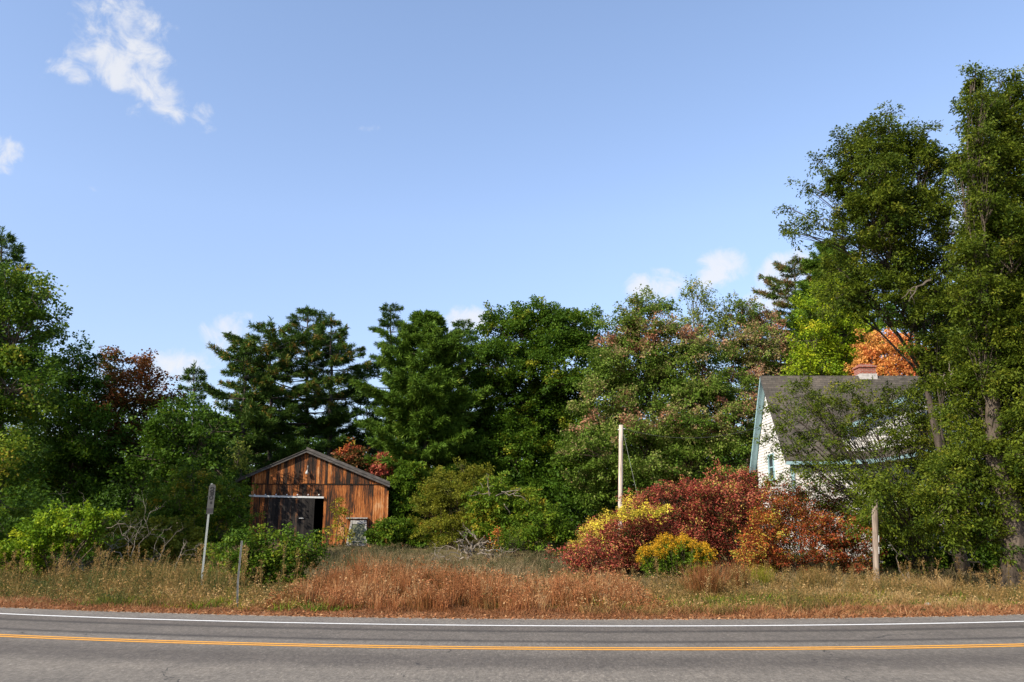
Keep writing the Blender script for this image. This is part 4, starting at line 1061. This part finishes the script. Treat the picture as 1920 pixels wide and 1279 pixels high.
blob_tree('willow_shrub', 'loose leafy branches hanging across the front of the white house', 'shrub', (P(1735, 1000, 32.5)[0], 32.5), 32.5,
          [(1555, 770, 50, 0.34), (1505, 745, 36, 0.42), (1470, 760, 28, 0.30), (1610, 745, 50, 0.41), (1665, 760, 52, 0.49), (1560, 820, 46, 0.27), (1620, 815, 48, 0.28), (1510, 800, 40, 0.41), (1700, 800, 60, 0.73), (1740, 755, 56, 1.04), (1760, 830, 66, 1.04), (1690, 870, 56, 0.41), (1740, 900, 60, 1.04), (1640, 890, 50, 0.17), (1560, 880, 46, 0.11), (1650, 945, 52, 0.86), (1710, 960, 56, 1.04), (1590, 930, 40, 0.52), (1780, 900, 50), (1452, 820, 28, .8), (1468, 885, 30, 0.33), (1442, 765, 18, 0.27), (1495, 855, 40, 0.39), (1530, 740, 44, 0.33), (1590, 790, 46, 0.23), (1540, 880, 44, 0.20), (1600, 870, 36, 0.16), (1640, 960, 44, 1.0, 0, -2.5), (1690, 1000, 36, .9, 0, -2.0), (1730, 1040, 30, .8, 0, -1.5), (1640, 915, 32, 1.0, 0, -6.4), (1612, 905, 24, .6, 0, -6.2), (1668, 925, 30, 1.0, 0, -6.2), (1642, 890, 22, .9, 0, -6.4)],
          'willow', 43, size=.10, aspect=.48, per=64, spray=.75, width=.36, thick=.06, cover=1.5, trunk_r=.035, tint=(.46, .17), droop=.25, twigs=12, multi=True, stem='stems', crown='foliage', bark=M_dark_bark)

# ------------------------------------------------------------------ shrubs and bushes
def bush(name, label, cat, px, Y, blobs, mat, seed, group=None, **kw):
    kw = dict(dict(size=.085, aspect=.6, per=60, spray=.46, width=.30, thick=.06, cover=1.25, trunk_r=.022, sub_min=.55, multi=True, stem='stems', crown='foliage', bark=M_stem, twigs=9, spread=.7), **kw)
    return blob_tree(name, label, cat, (P(px, 1000, Y)[0], Y), Y, blobs, mat, seed, group=group, **kw)
bush('vine_bush', 'bright yellow green vine mound over dead twigs at the left', 'bush', 110, 27.5,
     [(115, 985, 38), (75, 1010, 42), (160, 965, 30), (192, 975, 22), (150, 945, 16, .7), (135, 950, 12, .6), (95, 1040, 40, .7), (30, 1050, 34), (-15, 1045, 34), (212, 968, 15, .7), (55, 1065, 30, .7), (140, 1010, 36, .6), (205, 1000, 14, .5), (172, 1000, 20, .5)], 'lime', 51, size=.10, aspect=.75, tint=(.10, .2), cover=.85, droop=.25)
bush('bramble_bush', 'round green bush with yellow leaves right of the thin bent post', 'bush', 500, 25.5,
     [(430, 1045, 34), (480, 1030, 38), (530, 1035, 34), (572, 1035, 26), (470, 1065, 36), (530, 1070, 34), (605, 1030, 20), (420, 1072, 26), (565, 1062, 26), (500, 1012, 20), (490, 1085, 26), (540, 1018, 16)], 'maple', 52, size=.09, aspect=.65, tint=(.36, .20), patch=hp(1.2, .35, .4, 3), spray_up=.5)
bush('scrub', 'tangled dull green scrub directly behind the leaning sign', 'shrub', 375, 37,
     [(335, 935, 40, .8), (395, 930, 38, .8), (362, 895, 30, .7), (438, 935, 30, .8), (295, 970, 40), (350, 980, 48), (425, 985, 44), (300, 920, 26, .6), (405, 890, 18, .5), (345, 880, 14, .5), (450, 970, 26)], 'green', 53, size=.10, cover=.85, tint=(.40, .24), spray=.6, spray_up=.6, patch=hp(.8, .4, .3, 3))
bush('scrub', 'low olive scrub between the vine mound and the leaning sign', 'shrub', 270, 35, [(255, 1000, 40), (310, 1010, 42), (220, 1010, 34), (350, 1030, 40), (270, 1040, 36)], 'olive', 54, size=.13, cover=.75, tint=(.3, .16), spray=.55)
bush('creeper', 'green creeper climbing the right corner of the barn', 'vine', 752, 47.5, [(752, 915, 20), (757, 945, 24), (770, 890, 26), (778, 930, 28), (765, 975, 24)], 'green', 55, size=.15, tint=(.35, .15), spread=.4)
bush('bush', 'low dark green bush at the foot of the barn right of the old window', 'bush', 735, 43, [(706, 998, 18), (735, 992, 22), (765, 1000, 24), (725, 1010, 16), (790, 1008, 20)], 'green', 56, size=.12, tint=(.38, .15))
bush('sapling', 'small yellowing sapling in front of the barn wall', 'sapling', 638, 44.6, [(636, 950, 13), (642, 975, 16), (632, 1000, 15), (648, 1005, 14), (655, 955, 8)], 'olive', 57, size=.12, per=20, spray=.4, width=.22, tint=(.68, .16), cover=.6)
bush('willow_bush', 'large fine-leaved olive bush right of the barn', 'bush', 840, 43, [(840, 920, 42), (808, 960, 42), (862, 955, 48), (890, 905, 34), (825, 895, 20), (870, 885, 20), (800, 1000, 26), (840, 1000, 36), (885, 985, 36)], 'olive', 58, size=.11, aspect=.35, tint=(.32, .18), cover=.9)
bush('apple_tree', 'old drooping apple tree with bare grey branch tips behind the brush pile', 'tree', 935, 41, [(930, 930, 40), (965, 935, 36), (905, 950, 36), (990, 945, 28), (950, 965, 38), (915, 985, 30), (985, 975, 26), (940, 905, 20)], 'green', 59, size=.14, aspect=.5, droop=.5, tint=(.62, .18), spray=.6)
bush('shrub', 'feathery bright green shrub right of the brush pile', 'shrub', 965, 38.5, [(955, 1015, 18), (970, 1005, 18), (945, 1025, 14), (985, 1020, 16)], 'green', 60, size=.09, aspect=.3, tint=(.5, .15))
bush('shrub', 'small green shrub between the apple tree and the red thicket', 'shrub', 1035, 38, [(1020, 985, 26), (1045, 1000, 26), (1010, 1010, 20), (1060, 1020, 22), (1040, 965, 16)], 'green', 61, size=.12, tint=(.5, .17))
bush('shrub', 'little orange-tipped shrub at the right end of the brush pile', 'shrub', 930, 38.2, [(928, 1012, 10), (936, 1000, 9), (926, 1026, 9)], 'ember', 62, size=.08, tint=(.75, .15), per=24)
bush('red_sapling', 'scarlet topped maple sapling behind the right barn roof slope', 'sapling', 655, 49.5, [(657, 835, 13, 1, .5), (648, 855, 16, 1, .35), (668, 862, 20, 1, -.1), (635, 870, 20, 1, -.1), (690, 885, 18, 1, -.25), (650, 890, 24, 1, -.25)], 'ember', 63, size=.16, tint=(.15, .14), per=30, spray=.5)
bush('red_sapling', 'crimson leaved sapling at the right end of the barn roof', 'sapling', 716, 48.8, [(716, 868, 14), (708, 882, 13), (726, 880, 9)], 'crimson', 64, size=.16, tint=(.62, .12), per=30, spray=.45)
bush('shrub', 'olive green shrub behind the crimson sapling', 'shrub', 745, 50, [(735, 885, 26), (765, 880, 28), (745, 915, 24), (785, 900, 26)], 'olive', 65, size=.17, tint=(.38, .16))
RG = 'red shrubs in the thicket'
SK = dict(tvar=.2, spray_up=.75, size=.085, aspect=.42, spread=.5)
bush('red_shrub', 'low crimson shrub at the left tip of the red thicket', 'shrub', 1085, 30, [(1062, 1048, 20), (1095, 1038, 28), (1085, 1062, 22), (1118, 1055, 28), (1048, 1040, 10), (1125, 1030, 24), (1140, 1062, 24)], 'crimson', 71, RG, **dict(SK, tint=(.58, .2)))
bush('red_shrub', 'dark red shrub below the yellow leaves left of the goldenrod', 'shrub', 1160, 31.5, [(1125, 1005, 32), (1165, 995, 40), (1200, 975, 40), (1150, 1040, 40), (1195, 1030, 46), (1165, 1068, 26), (1215, 1060, 30), (1185, 1005, 40), (1228, 1010, 40)], 'crimson', 72, RG, patch=hp(1.0, .4, .4, 2), **dict(SK, tint=(.46, .25)))
bush('yellow_vine', 'bright yellow leaves draped over the left shoulder of the red thicket', 'vine', 1150, 30.3, [(1160, 956, 12), (1138, 966, 12), (1118, 979, 10), (1180, 953, 10), (1198, 961, 8), (1102, 992, 8), (1212, 958, 6), (1092, 1006, 7), (1150, 970, 8, .6), (1180, 970, 7, .6), (1125, 995, 6, .5), (1228, 962, 6, .6), (1110, 1000, 8), (1128, 972, 8), (1170, 964, 8), (1082, 1022, 6), (1245, 955, 5, .5)], 'yellow', 73, None, tint=(.36, .28), cover=.34, size=.062, spread=.15, sub_min=9, limbs=False)
bush('red_shrub', 'dark red shrub with tall tips right of the bare pole', 'shrub', 1255, 33, [(1215, 955, 30), (1250, 945, 36), (1290, 950, 38), (1235, 990, 46), (1285, 1000, 52), (1230, 1040, 44), (1240, 925, 12), (1300, 914, 12), (1270, 922, 14), (1222, 932, 9, .7), (1256, 912, 8, .6), (1285, 905, 8, .6), (1205, 940, 10, .7), (1310, 960, 40), (1290, 1050, 40), (1320, 935, 24)], 'crimson', 74, RG, patch=hp(1.1, .5, .4, 7), **dict(SK, tint=(.42, .24)))
bush('red_shrub', 'tallest red brown shrub in the middle of the thicket', 'shrub', 1375, 33, [(1340, 945, 40), (1385, 940, 40), (1365, 918, 22), (1408, 930, 28), (1330, 1000, 50), (1390, 1000, 52), (1350, 1045, 42), (1430, 955, 36), (1335, 896, 10), (1362, 894, 9), (1405, 900, 12), (1348, 882, 6, .6), (1385, 888, 9, .7), (1420, 905, 9, .7), (1318, 905, 8, .6), (1430, 1000, 46), (1410, 1048, 40), (1300, 1020, 40)], 'crimson', 75, RG, patch=hp(1.1, .55, .3, 9), **dict(SK, tint=(.50, .25)))
bush('red_shrub', 'orange red shrub with yellow spots at the right of the thicket', 'shrub', 1490, 31.2, [(1450, 985, 34), (1490, 975, 32), (1530, 990, 30), (1440, 1030, 40), (1490, 1025, 42), (1540, 1030, 34), (1470, 1062, 26), (1520, 1060, 26), (1425, 1062, 24), (1550, 1000, 20), (1425, 990, 34), (1410, 1030, 34), (1440, 950, 22), (1470, 950, 18)], 'ember', 76, RG, patch=hp(1.3, .5, .3, 5), **dict(SK, tint=(.46, .22)))
bush('red_shrub', 'sparse red and green shrub in front of the white house wall', 'shrub', 1500, 34.5, [(1440, 925, 26, .6), (1480, 925, 26, .4), (1530, 935, 28, .4), (1570, 935, 28, .4), (1600, 955, 32, .7), (1450, 900, 16, .4), (1540, 905, 16, .2), (1500, 950, 34), (1560, 965, 34), (1610, 975, 34)], 'ember', 77, RG, cover=1.0, **dict(SK, tint=(.30, .24)))
bush('red_shrub', 'brownish orange shrub just left of the wooden post', 'shrub', 1590, 31.5, [(1575, 1010, 32), (1605, 1000, 30), (1600, 1040, 34), (1565, 1050, 28), (1625, 1022, 24), (1630, 1050, 24)], 'ember', 78, RG, patch=hp(1.2, .4, .35, 5), **dict(SK, tint=(.24, .2)))
bush('dark_shrub', 'dark green shrub in deep shade right of the wooden post', 'shrub', 1700, 33.5, [(1665, 1000, 34), (1700, 1030, 38), (1660, 1050, 30), (1720, 985, 36), (1740, 1050, 30), (1690, 1070, 20)], 'green', 79, size=.10, tint=(.18, .16), patch=hp(1.0, .55, .3, 3))  # low tint deepens the shade under the trees in the leaf colour
bush('dark_shrub', 'dark shrub under the tall tree left of its thick trunk', 'shrub', 1810, 33.5, [(1780, 1030, 40), (1830, 1040, 42), (1870, 1055, 28), (1800, 1068, 26), (1760, 1055, 24), (1850, 1000, 36), (1930, 1040, 40), (1960, 1000, 60)], 'green', 80, size=.11, tint=(.14, .13))  # leaf colour lowered too, carrying the crown's shade
# goldenrod: green leafy stalks with yellow plumes
def goldenrod():
    r = rng_(90); b0 = hit(1268, 1094); Yg = b0[1]
    o = thing('goldenrod', b0, 'tall yellow goldenrod clump in front of the red thicket', 'flowers')
    n = 170; cs, ds, fc_, fd, mb = [], [], [], [], MB()
    for k in range(n):
        s = r.uniform(-1, 1); tx = 1268 + 66 * s + r.normal(scale=5); ty = 1003 + 34 * s * s + abs(r.normal(scale=20)) + 8 * math.sin(tx * .16)
        top = P(tx, ty, Yg + r.uniform(-.6, .7)); bt = np.array([b0[0] + (top[0] - b0[0]) * .62, top[1] * .7 + Yg * .3, gz(b0[0], Yg)])
        p = bez(bt, top, .12, 6); mb.tube(p, np.linspace(.009, .004, 6), 4, caps=False)
        for q in range(14):
            f_ = r.uniform(.15, .95); a = bt + (top - bt) * f_
            cs.append(a); ds.append(r.normal(size=3) * [1, 1, .2] + [0, 0, .5])
        for q in range(6):
            fc_.append(top - (top - bt) * r.uniform(0, .12) + r.normal(scale=.03, size=3)); fd.append(r.normal(size=3) * [1, 1, .3] + [0, 0, .5])
    v, f, tl = make_leaves(np.array(cs), np.array(ds), 5, .14, .05, .02, .13, .22, np.full(len(cs), .55), r, .2)
    fix(np_mesh('foliage', v, f, tl, LM['green'], o, b0))
    v, f, tl = make_leaves(np.array(fc_), np.array(fd), 20, .18, .06, .03, .04, .7, np.full(len(fc_), .5), r, .3, .22)
    fix(np_mesh('flowers', v, f, tl, LM['gold'], o, b0))
    fix(mb.build('stems', M_stem, o, b0))
goldenrod()

# ------------------------------------------------------------------ dead wood
r = rng_(101)
ob = hit(235, 1085); mb = MB()
def D(px, py, Y): return P(px, py, Y)
for (a, b, rad) in (((165, 1075, 29), (120, 960, 28.6), .030), ((150, 1070, 28.5), (112, 940, 28.7), .028), ((160, 1060, 28.3), (262, 1010, 28.6), .034), ((160, 1075, 28.2), (135, 1020, 28.2), .030), ((230, 1048, 28.2), (165, 1008, 28.2), .036),
                    ((262, 1075, 29), (215, 975, 29.3), .028), ((250, 1080, 29), (290, 955, 29.5), .028), ((270, 1085, 29), (305, 1000, 29.5), .026), ((200, 990, 29.2), (275, 990, 29.4), .020), ((290, 1060, 29), (330, 1000, 29.4), .024),
                    ((330, 1070, 28.8), (345, 1010, 29.2), .022), ((160, 1080, 28), (130, 1045, 28), .036), ((335, 1045, 29), (380, 1020, 29.3), .020), ((180, 1070, 28.4), (240, 1080, 28.4), .03), ((120, 1070, 28.4), (90, 1000, 28.4), .026), ((255, 1050, 29), (320, 1060, 29), .02), ((345, 1040, 29), (375, 1045, 29.2), .018)):
    dead_wood(mb, D(*a), D(*b), rad * .62, r, 4, 2)
set_props(mb.build('fallen_branches', M_dead, None, ob), 'tangle of pale dead branches beside the bright vine mound', 'dead branches')
# brush pile of grey roots and limbs
pb_ = hit(885, 1052); Yb = pb_[1]; mb = MB()
for (a, b, rad) in (((876, 1058), (885, 1020), .10), ((885, 1040), (850, 1015), .06), ((880, 1020), (858, 995), .035), ((892, 1010), (882, 1000), .05), ((895, 1012), (872, 990), .03), ((900, 1033), (938, 1031), .045), ((905, 1035), (930, 1058), .03), ((862, 1040), (802, 1044), .03), ((855, 1030), (812, 1028), .025),
                    ((850, 1055), (815, 1040), .03), ((930, 1040), (965, 1050), .05), ((925, 1050), (975, 1030), .025), ((870, 1045), (852, 1055), .05), ((890, 1025), (925, 1015), .05), ((905, 1020), (912, 1052), .04), ((860, 1020), (868, 1052), .05), ((940, 1050), (942, 1030), .03), ((885, 1030), (905, 1018), .07), ((895, 1040), (920, 1040), .05), ((868, 1030), (880, 1045), .06)):
    dead_wood(mb, P(*a, Yb + r.uniform(-.5, .5)), P(*b, Yb + r.uniform(-.7, .7)), rad * .85, r, 4, 2)
set_props(mb.build('brush_pile', M_dead, None, pb_), 'grey heap of dead limbs and roots in the field', 'brush pile')
# bare branch tips of the apple tree and of the right-hand trees
def snag(parent, lines, mat=M_dead, rs=.02, seed=3):
    r = rng_(seed); o = np.array(parent.location)
    for (a, b, rad) in lines:
        mb = MB(); dead_wood(mb, P(*a), P(*b), rad, r, 3, 1); fix(mb.build('bare_branch', mat, parent, o))
def find(prefix, word): return [o for o in COL.objects if o.name.startswith(prefix) and word in o.get('label', '')][0]
snag(find('apple_tree', 'apple'), [((918, 930, 39.6), (912, 888, 39.6), .03), ((930, 930, 39.4), (975, 920, 39.4), .03), ((940, 922, 39.4), (985, 935, 39.3), .022), ((920, 925, 39.5), (880, 930, 39.5), .022), ((905, 915, 39.5), (902, 905, 39.5), .02), ((945, 945, 39.4), (955, 960, 39.4), .02)], seed=4)
snag(find('willow_tree', 'leaning'), [((1800, 800, 28.4), (1788, 690, 28.6), .05), ((1798, 720, 28.4), (1850, 760, 28.4), .03), ((1800, 745, 28.4), (1760, 775, 28.3), .025), ((1770, 700, 28.5), (1775, 730, 28.5), .05), ((1745, 525, 28.6), (1690, 560, 28.8), .05)], seed=5)
snag(find('elm_tree', 'tallest'), [((1890, 925, 27.0), (1868, 965, 26.8), .045), ((1895, 1018, 27), (1815, 1015, 26.6), .05), ((1815, 1015, 26.6), (1760, 985, 26.4), .03), ((1845, 1060, 26.4), (1780, 1040, 26.4), .03), ((1905, 1020, 27), (1930, 1000, 26.6), .05), ((1860, 780, 27), (1875, 850, 27), .04)], mat=M_bark, seed=6)
tw = hit(1698, 1098)
mb = MB(); dead_wood(mb, tw, P(1678, 1030, tw[1] + .1), .02, r, 2, 1); dead_wood(mb, tw + np.array([.2, 0, 0]), P(1700, 1060, tw[1]), .015, r, 2, 1)
set_props(mb.build('dead_stem', M_dead, None, tw), 'thin bare dead stem leaning right of the wooden post', 'dead stem')

# ------------------------------------------------------------------ wood in the distance, undergrowth
def scatter(n, x0, x1, y0, y1, r): return r.uniform(x0, x1, n), r.uniform(y0, y1, n)
r = rng_(111)
n = 15000
x, y = scatter(n, -75, 80, 68, 86, r)
zt = 8.6 + 1.6 * np.sin(x * .21 + 1) + 1.2 * np.sin(x * .57)
z = ground_z(x, y) + zt * r.uniform(0, 1, n) ** .8
c = np.stack([x, y, z], 1); d = r.normal(size=(n, 3)) * [1, 1, .4] + [0, -.4, .4]
v, f, tl = make_leaves(c, d, 26, 1.5, 1.0, .3, .30, .6, .30 + .16 * lump(c, .5, 4), r)
set_props(np_mesh('background_woodland', v, f, tl, LM['dark'], None, (0, 76, 2)), 'dark mass of woods far behind the barn and the house', 'woods', kind='stuff')
def clear_of(x, y, m=.5):
    bx_ = (x - bc[0]) * bdir[0] + (y - bc[1]) * bdir[1]; by_ = -((x - bc[0]) * bnor[0] + (y - bc[1]) * bnor[1])
    inb = (bx_ > aL - m) & (bx_ < aR + m) & (by_ > -m * 1.5) & (by_ < DEPTH + m)
    inh = (x > HX - m) & (x < HXR + m) & (y > HY0 - 1.2) & (y < HY1 + m)
    return ~(inb | inh)
n = 9000
x, y = scatter(n, -48, 46, 46.5, 62, r); k = clear_of(x, y); x, y = x[k], y[k]
x2, y2 = scatter(1500, -42, -16, 36, 47, r); k = clear_of(x2, y2, 1.0); x, y = np.concatenate([x, x2[k]]), np.concatenate([y, y2[k]]); n = len(x)
hh = 2.2 + 1.3 * np.sin(x * .45) + .8 * np.sin(x * 1.1 + y)
z = ground_z(x, y) + np.maximum(.5, hh) * r.uniform(0, 1, n)
c = np.stack([x, y, z], 1); d = r.normal(size=(n, 3)) * [1, 1, .4] + [0, -.2, .6]
v, f, tl = make_leaves(c, d, 26, .8, .5, .12, .2, .6, .36 + .2 * lump(c, .9, 6), r)
set_props(np_mesh('undergrowth', v, f, tl, LM['dark'], None, (0, 52, 1.5)), 'dark leafy undergrowth along the foot of the tree line', 'undergrowth', kind='stuff')

# ------------------------------------------------------------------ grasses and weeds
def grass(name, label, cat, mat, n, xr, dr_, hfn, wd, tfn, seed, lean=.2, curve=.3, clump=None, mask=None, seeds=0.0):
    """n blades between x range and distance range beyond the asphalt edge"""
    r = rng_(seed)
    if clump:
        nc = n // clump; 
        cx, cd = r.uniform(*xr, nc), r.uniform(*dr_, nc)
        x = np.repeat(cx, clump) + r.normal(scale=.09, size=nc * clump); dd = np.repeat(cd, clump) + r.normal(scale=.09, size=nc * clump)
        ht = np.repeat(r.uniform(.5, 1.25, nc), clump); tt = np.repeat(r.normal(scale=.18, size=nc), clump)
    else:
        x, dd = r.uniform(*xr, n), r.uniform(*dr_, n); ht = 1.0; tt = 0.0
    y = dd + EDGE + road_off(x)
    h = hfn(x, dd, r) * ht * r.uniform(.55, 1.15, len(x))
    t_ = tfn(x, dd, r) + tt
    k = (h > .03) & clear_of(x, y, .05)
    if mask is not None: k &= mask(x, dd)
    x, y, h, t_ = x[k], y[k], h[k], np.broadcast_to(t_, k.shape)[k]
    pts = np.stack([x, y, ground_z(x, y) - .02], 1)
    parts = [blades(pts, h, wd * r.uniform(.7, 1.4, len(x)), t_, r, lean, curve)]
    if seeds:
        q = r.uniform(size=len(x)) < seeds
        c = pts[q] + np.array([0, 0, 1.0]) * (h[q] * r.uniform(.55, .95, q.sum()))[:, None] + r.normal(scale=.05, size=(q.sum(), 3))
        d = r.normal(size=(q.sum(), 3)) * [.6, .6, .3] + [0, 0, .9]
        parts.append(make_leaves(c, d, 8, .22, .05, .02, .045, .6, t_[q] + .1, r, .1))
    v, f, tl = merge(parts)
    o = np_mesh(name, v, f, tl, LM[mat], None, (0, 22, 0))
    set_props(o, label, cat, kind='stuff')
    return o
def nz1(x, y, s, seed): return lump(np.stack([x, y, x * 0], 1), s, seed)
def env(x, a, b, w=1.2): return np.clip((x - a) / w, 0, 1) * np.clip((b - x) / w, 0, 1)
# x on the grass belt: picture x 580 is about -5, 1150 about 2.6, 1920 about 12
grass('red_grass', 'tall reddish bunch grass in a band beside the road', 'grass', 'red_grass', 46000, (-5.6, 3.4), (1.2, 7.2),
      lambda x, d, r: np.clip(.38 + .32 * np.clip((d - 1.0) / 2.4, 0, 1) + .26 * nz1(x, d, 1.1, 3), .2, 1.15) * np.clip(env(x, -5.9, 3.6, 1.0) + .15, 0, 1) * np.where(nz1(x, d, 1.4, 7) > -.30, np.where(x < -.5, 1.0, .92), .40), .0085,
      lambda x, d, r: .50 + .2 * nz1(x, d, .9, 5) + .012 * x, 201, lean=.12, curve=.20, clump=60, seeds=.10)
grass('tan_grass', 'dry tan roadside grass right of the red bunch grass', 'grass', 'tan_grass', 88000, (1.4, 25), (.55, 11),
      lambda x, d, r: np.clip(.15 + .16 * np.clip(d / 4, 0, 1) + .16 * nz1(x, d, .9, 13) - .009 * (np.minimum(x, 13) - 5), .06, .6), .008,
      lambda x, d, r: .50 + .30 * nz1(x, d, .7, 15), 202, lean=.3, curve=.5, clump=22, seeds=.05)
grass('dry_weeds', 'tall dry brown weeds along the left roadside', 'weeds', 'weed', 62000, (-24, -4.0), (.8, 8.5),
      lambda x, d, r: np.clip(.22 + .55 * np.clip((d - .8) / 3.5, 0, 1) + .30 * nz1(x, d, 1.3, 23), .10, 1.15) * np.where(x > -7.6, .45, .86), .008,
      lambda x, d, r: .44 + .34 * nz1(x, d, .9, 25), 203, lean=.2, curve=.3, clump=16, seeds=.14)
grass('green_weeds', 'short green weeds at the base of the roadside grass', 'weeds', 'green', 30000, (-23, 23), (.7, 5.0),
      lambda x, d, r: np.clip(.17 + .14 * nz1(x, d, .9, 33) + .08 * (x < -4), 0, .5) * (nz1(x, d, .55, 34) > -.15), .016,
      lambda x, d, r: .62 + .2 * nz1(x, d, .8, 35), 204, lean=.5, curve=.6, clump=14)
grass('rust_grass', 'low rusty grass and litter fringe along the asphalt edge', 'grass', 'rust_grass', 70000, (-26, 26), (.06, 1.5),
      lambda x, d, r: np.clip(.05 + .09 * d + .07 * nz1(x, d, 1.2, 43), .02, .26), .010,
      lambda x, d, r: .5 + .2 * nz1(x, d, .8, 45), 205, lean=.6, curve=.7, clump=12)
grass('field_grass', 'dull brown and green field grass in front of the barn', 'grass', 'field_grass', 135000, (-24, 26), (6.0, 31),
      lambda x, d, r: np.clip(.34 + .22 * nz1(x, d, .35, 53), .12, .7), .014,
      lambda x, d, r: .46 + .26 * nz1(x, d, .3, 55), 206, lean=.3, curve=.4, clump=18, seeds=.06)
# dead leaves lying on the verge
r = rng_(211); n = 12000
x = r.uniform(-26, 26, n); dd = np.abs(r.normal(scale=.55, size=n)) - .05; y = dd + EDGE + road_off(x)
c = np.stack([x, y, np.maximum(ground_z(x, y), 0) + .015], 1)
v, f, tl = make_leaves(c, r.normal(size=(n, 3)) * [1, 1, .1], 1, .02, .02, .005, .06, .7, np.clip(r.normal(.55, .25, n), 0, 1), r, 0, .1, updir=1.0, fold=.3)
set_props(np_mesh('leaf_litter', v, f, tl, LM['rust_grass'], None, (0, 18, 0)), 'fallen brown leaves strewn along the road verge', 'leaf litter', kind='stuff')
# pale stones and small white litter by the verge
def stone(px, py, rad, label, seed):
    p = hit(px, py); r = rng_(seed)
    import bmesh
    bm = bmesh.new(); bmesh.ops.create_icosphere(bm, subdivisions=3, radius=rad)
    for v_ in bm.verts:
        k = 1 + .22 * float(lump(np.array([v_.co]) / rad, 1.6, seed)[0]); v_.co *= k; v_.co.z *= .62
    me = bpy.data.meshes.new('stone'); bm.to_mesh(me); bm.free()
    o = link_mesh('stone', me, M_dirtywhite, None, p + np.array([0, 0, rad * .35])); set_props(o, label, 'stone')
stone(1139, 1141, .085, 'white stone in the short grass below the red thicket', 5)
stone(1166, 1141, .05, 'smaller white stone just right of the larger white stone', 6)
stone(1627, 1116, .09, 'pale stone at the foot of the wooden post', 7)
stone(1740, 1136, .07, 'pale stone in the dry grass between the wooden post and the thick trunk', 8)
# tall seed plumes standing above the roadside weeds
def plumes(name, label, cat, mat, n, xr, dr_, hr, seed, tint, pl=.5):
    r = rng_(seed); mb = MB()
    x, dd = r.uniform(*xr, n), r.uniform(*dr_, n); y = dd + EDGE + road_off(x); z = ground_z(x, y); cs, ds, ts = [], [], []
    parts = []
    for k in range(n):
        h = r.uniform(*hr); ln_ = r.normal(scale=.12, size=2) * h
        top = np.array([x[k] + ln_[0], y[k] + ln_[1], z[k] + h]); bt = np.array([x[k], y[k], z[k] - .03])
        p = bez(bt, top, .05, 5)
        t0 = tint + r.normal(scale=.12)
        for w in range(4):
            a, b_ = p[w], p[w + 1]; wv = np.array([.006, 0, 0]); wv2 = np.array([0, .006, 0])
            for q in (wv, wv2): parts.append((np.array([a - q, a + q, b_ + q, b_ - q], np.float32), np.array([[0, 1, 2, 3]]), np.full(4, np.clip(t0 - .15, 0, 1))))
        for q in range(22):
            f_ = 1 - pl * r.uniform(0, 1) ** 1.2; i = min(int(f_ * 4), 3); a = p[i] + (p[i + 1] - p[i]) * (f_ * 4 - i)
            cs.append(a); ds.append(r.normal(size=3) * [.6, .6, .3] + [0, 0, .9]); ts.append(t0)
    parts.append(make_leaves(np.array(cs), np.array(ds), 6, .11, .02, .012, .032, .5, np.array(ts), r, .1, .15))
    v, f, tl = merge(parts)
    set_props(np_mesh(name, v, f, tl, LM[mat], None, (0, 22, 0)), label, cat, kind='stuff')
plumes('weed_plumes', 'tall brown seed plumes above the left roadside weeds', 'weeds', 'weed', 90, (-15.5, -5.5), (2.0, 6.5), (.6, 1.4), 301, .66)
plumes('weed_plumes', 'scattered pale seed stalks in the right roadside grass', 'weeds', 'tan_grass', 90, (3, 16), (1.5, 9), (.4, .95), 302, .62)
# single tussocks of bunch grass that stand out of the short grass
def tussock(px, py, hgt, rad, mat, label, seed, tint=.5, n=900, lean=.22):
    r = rng_(seed); b0 = hit(px, py); pts = b0 + np.stack([r.normal(scale=rad, size=n), r.normal(scale=rad, size=n), np.full(n, -.02)], 1)
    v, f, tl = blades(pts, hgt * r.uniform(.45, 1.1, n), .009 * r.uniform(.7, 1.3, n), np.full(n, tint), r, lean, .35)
    set_props(np_mesh('grass_tussock', v, f, tl, LM[mat], None, b0), label, 'grass tussock', 'bunch grass tussocks')
tussock(1325, 1122, .95, .22, 'red_grass', 'reddish grass tussock just right of the goldenrod', 401, .30, 1100)
tussock(1386, 1116, 1.0, .12, 'red_grass', 'slim upright brown tussock right of the reddish tussock', 402, .22, 600, .08)
tussock(1530, 1108, .75, .26, 'tan_grass', 'wide tan tussock below the right end of the thicket', 403, .40, 900)
tussock(1425, 1098, .70, .20, 'olive', 'pale green reedy tussock at the foot of the thicket', 404, .6, 500, .12)
tussock(1768, 1116, .60, .14, 'tan_grass', 'small pale tussock in the shade left of the thick trunk', 405, .8, 260, .3)
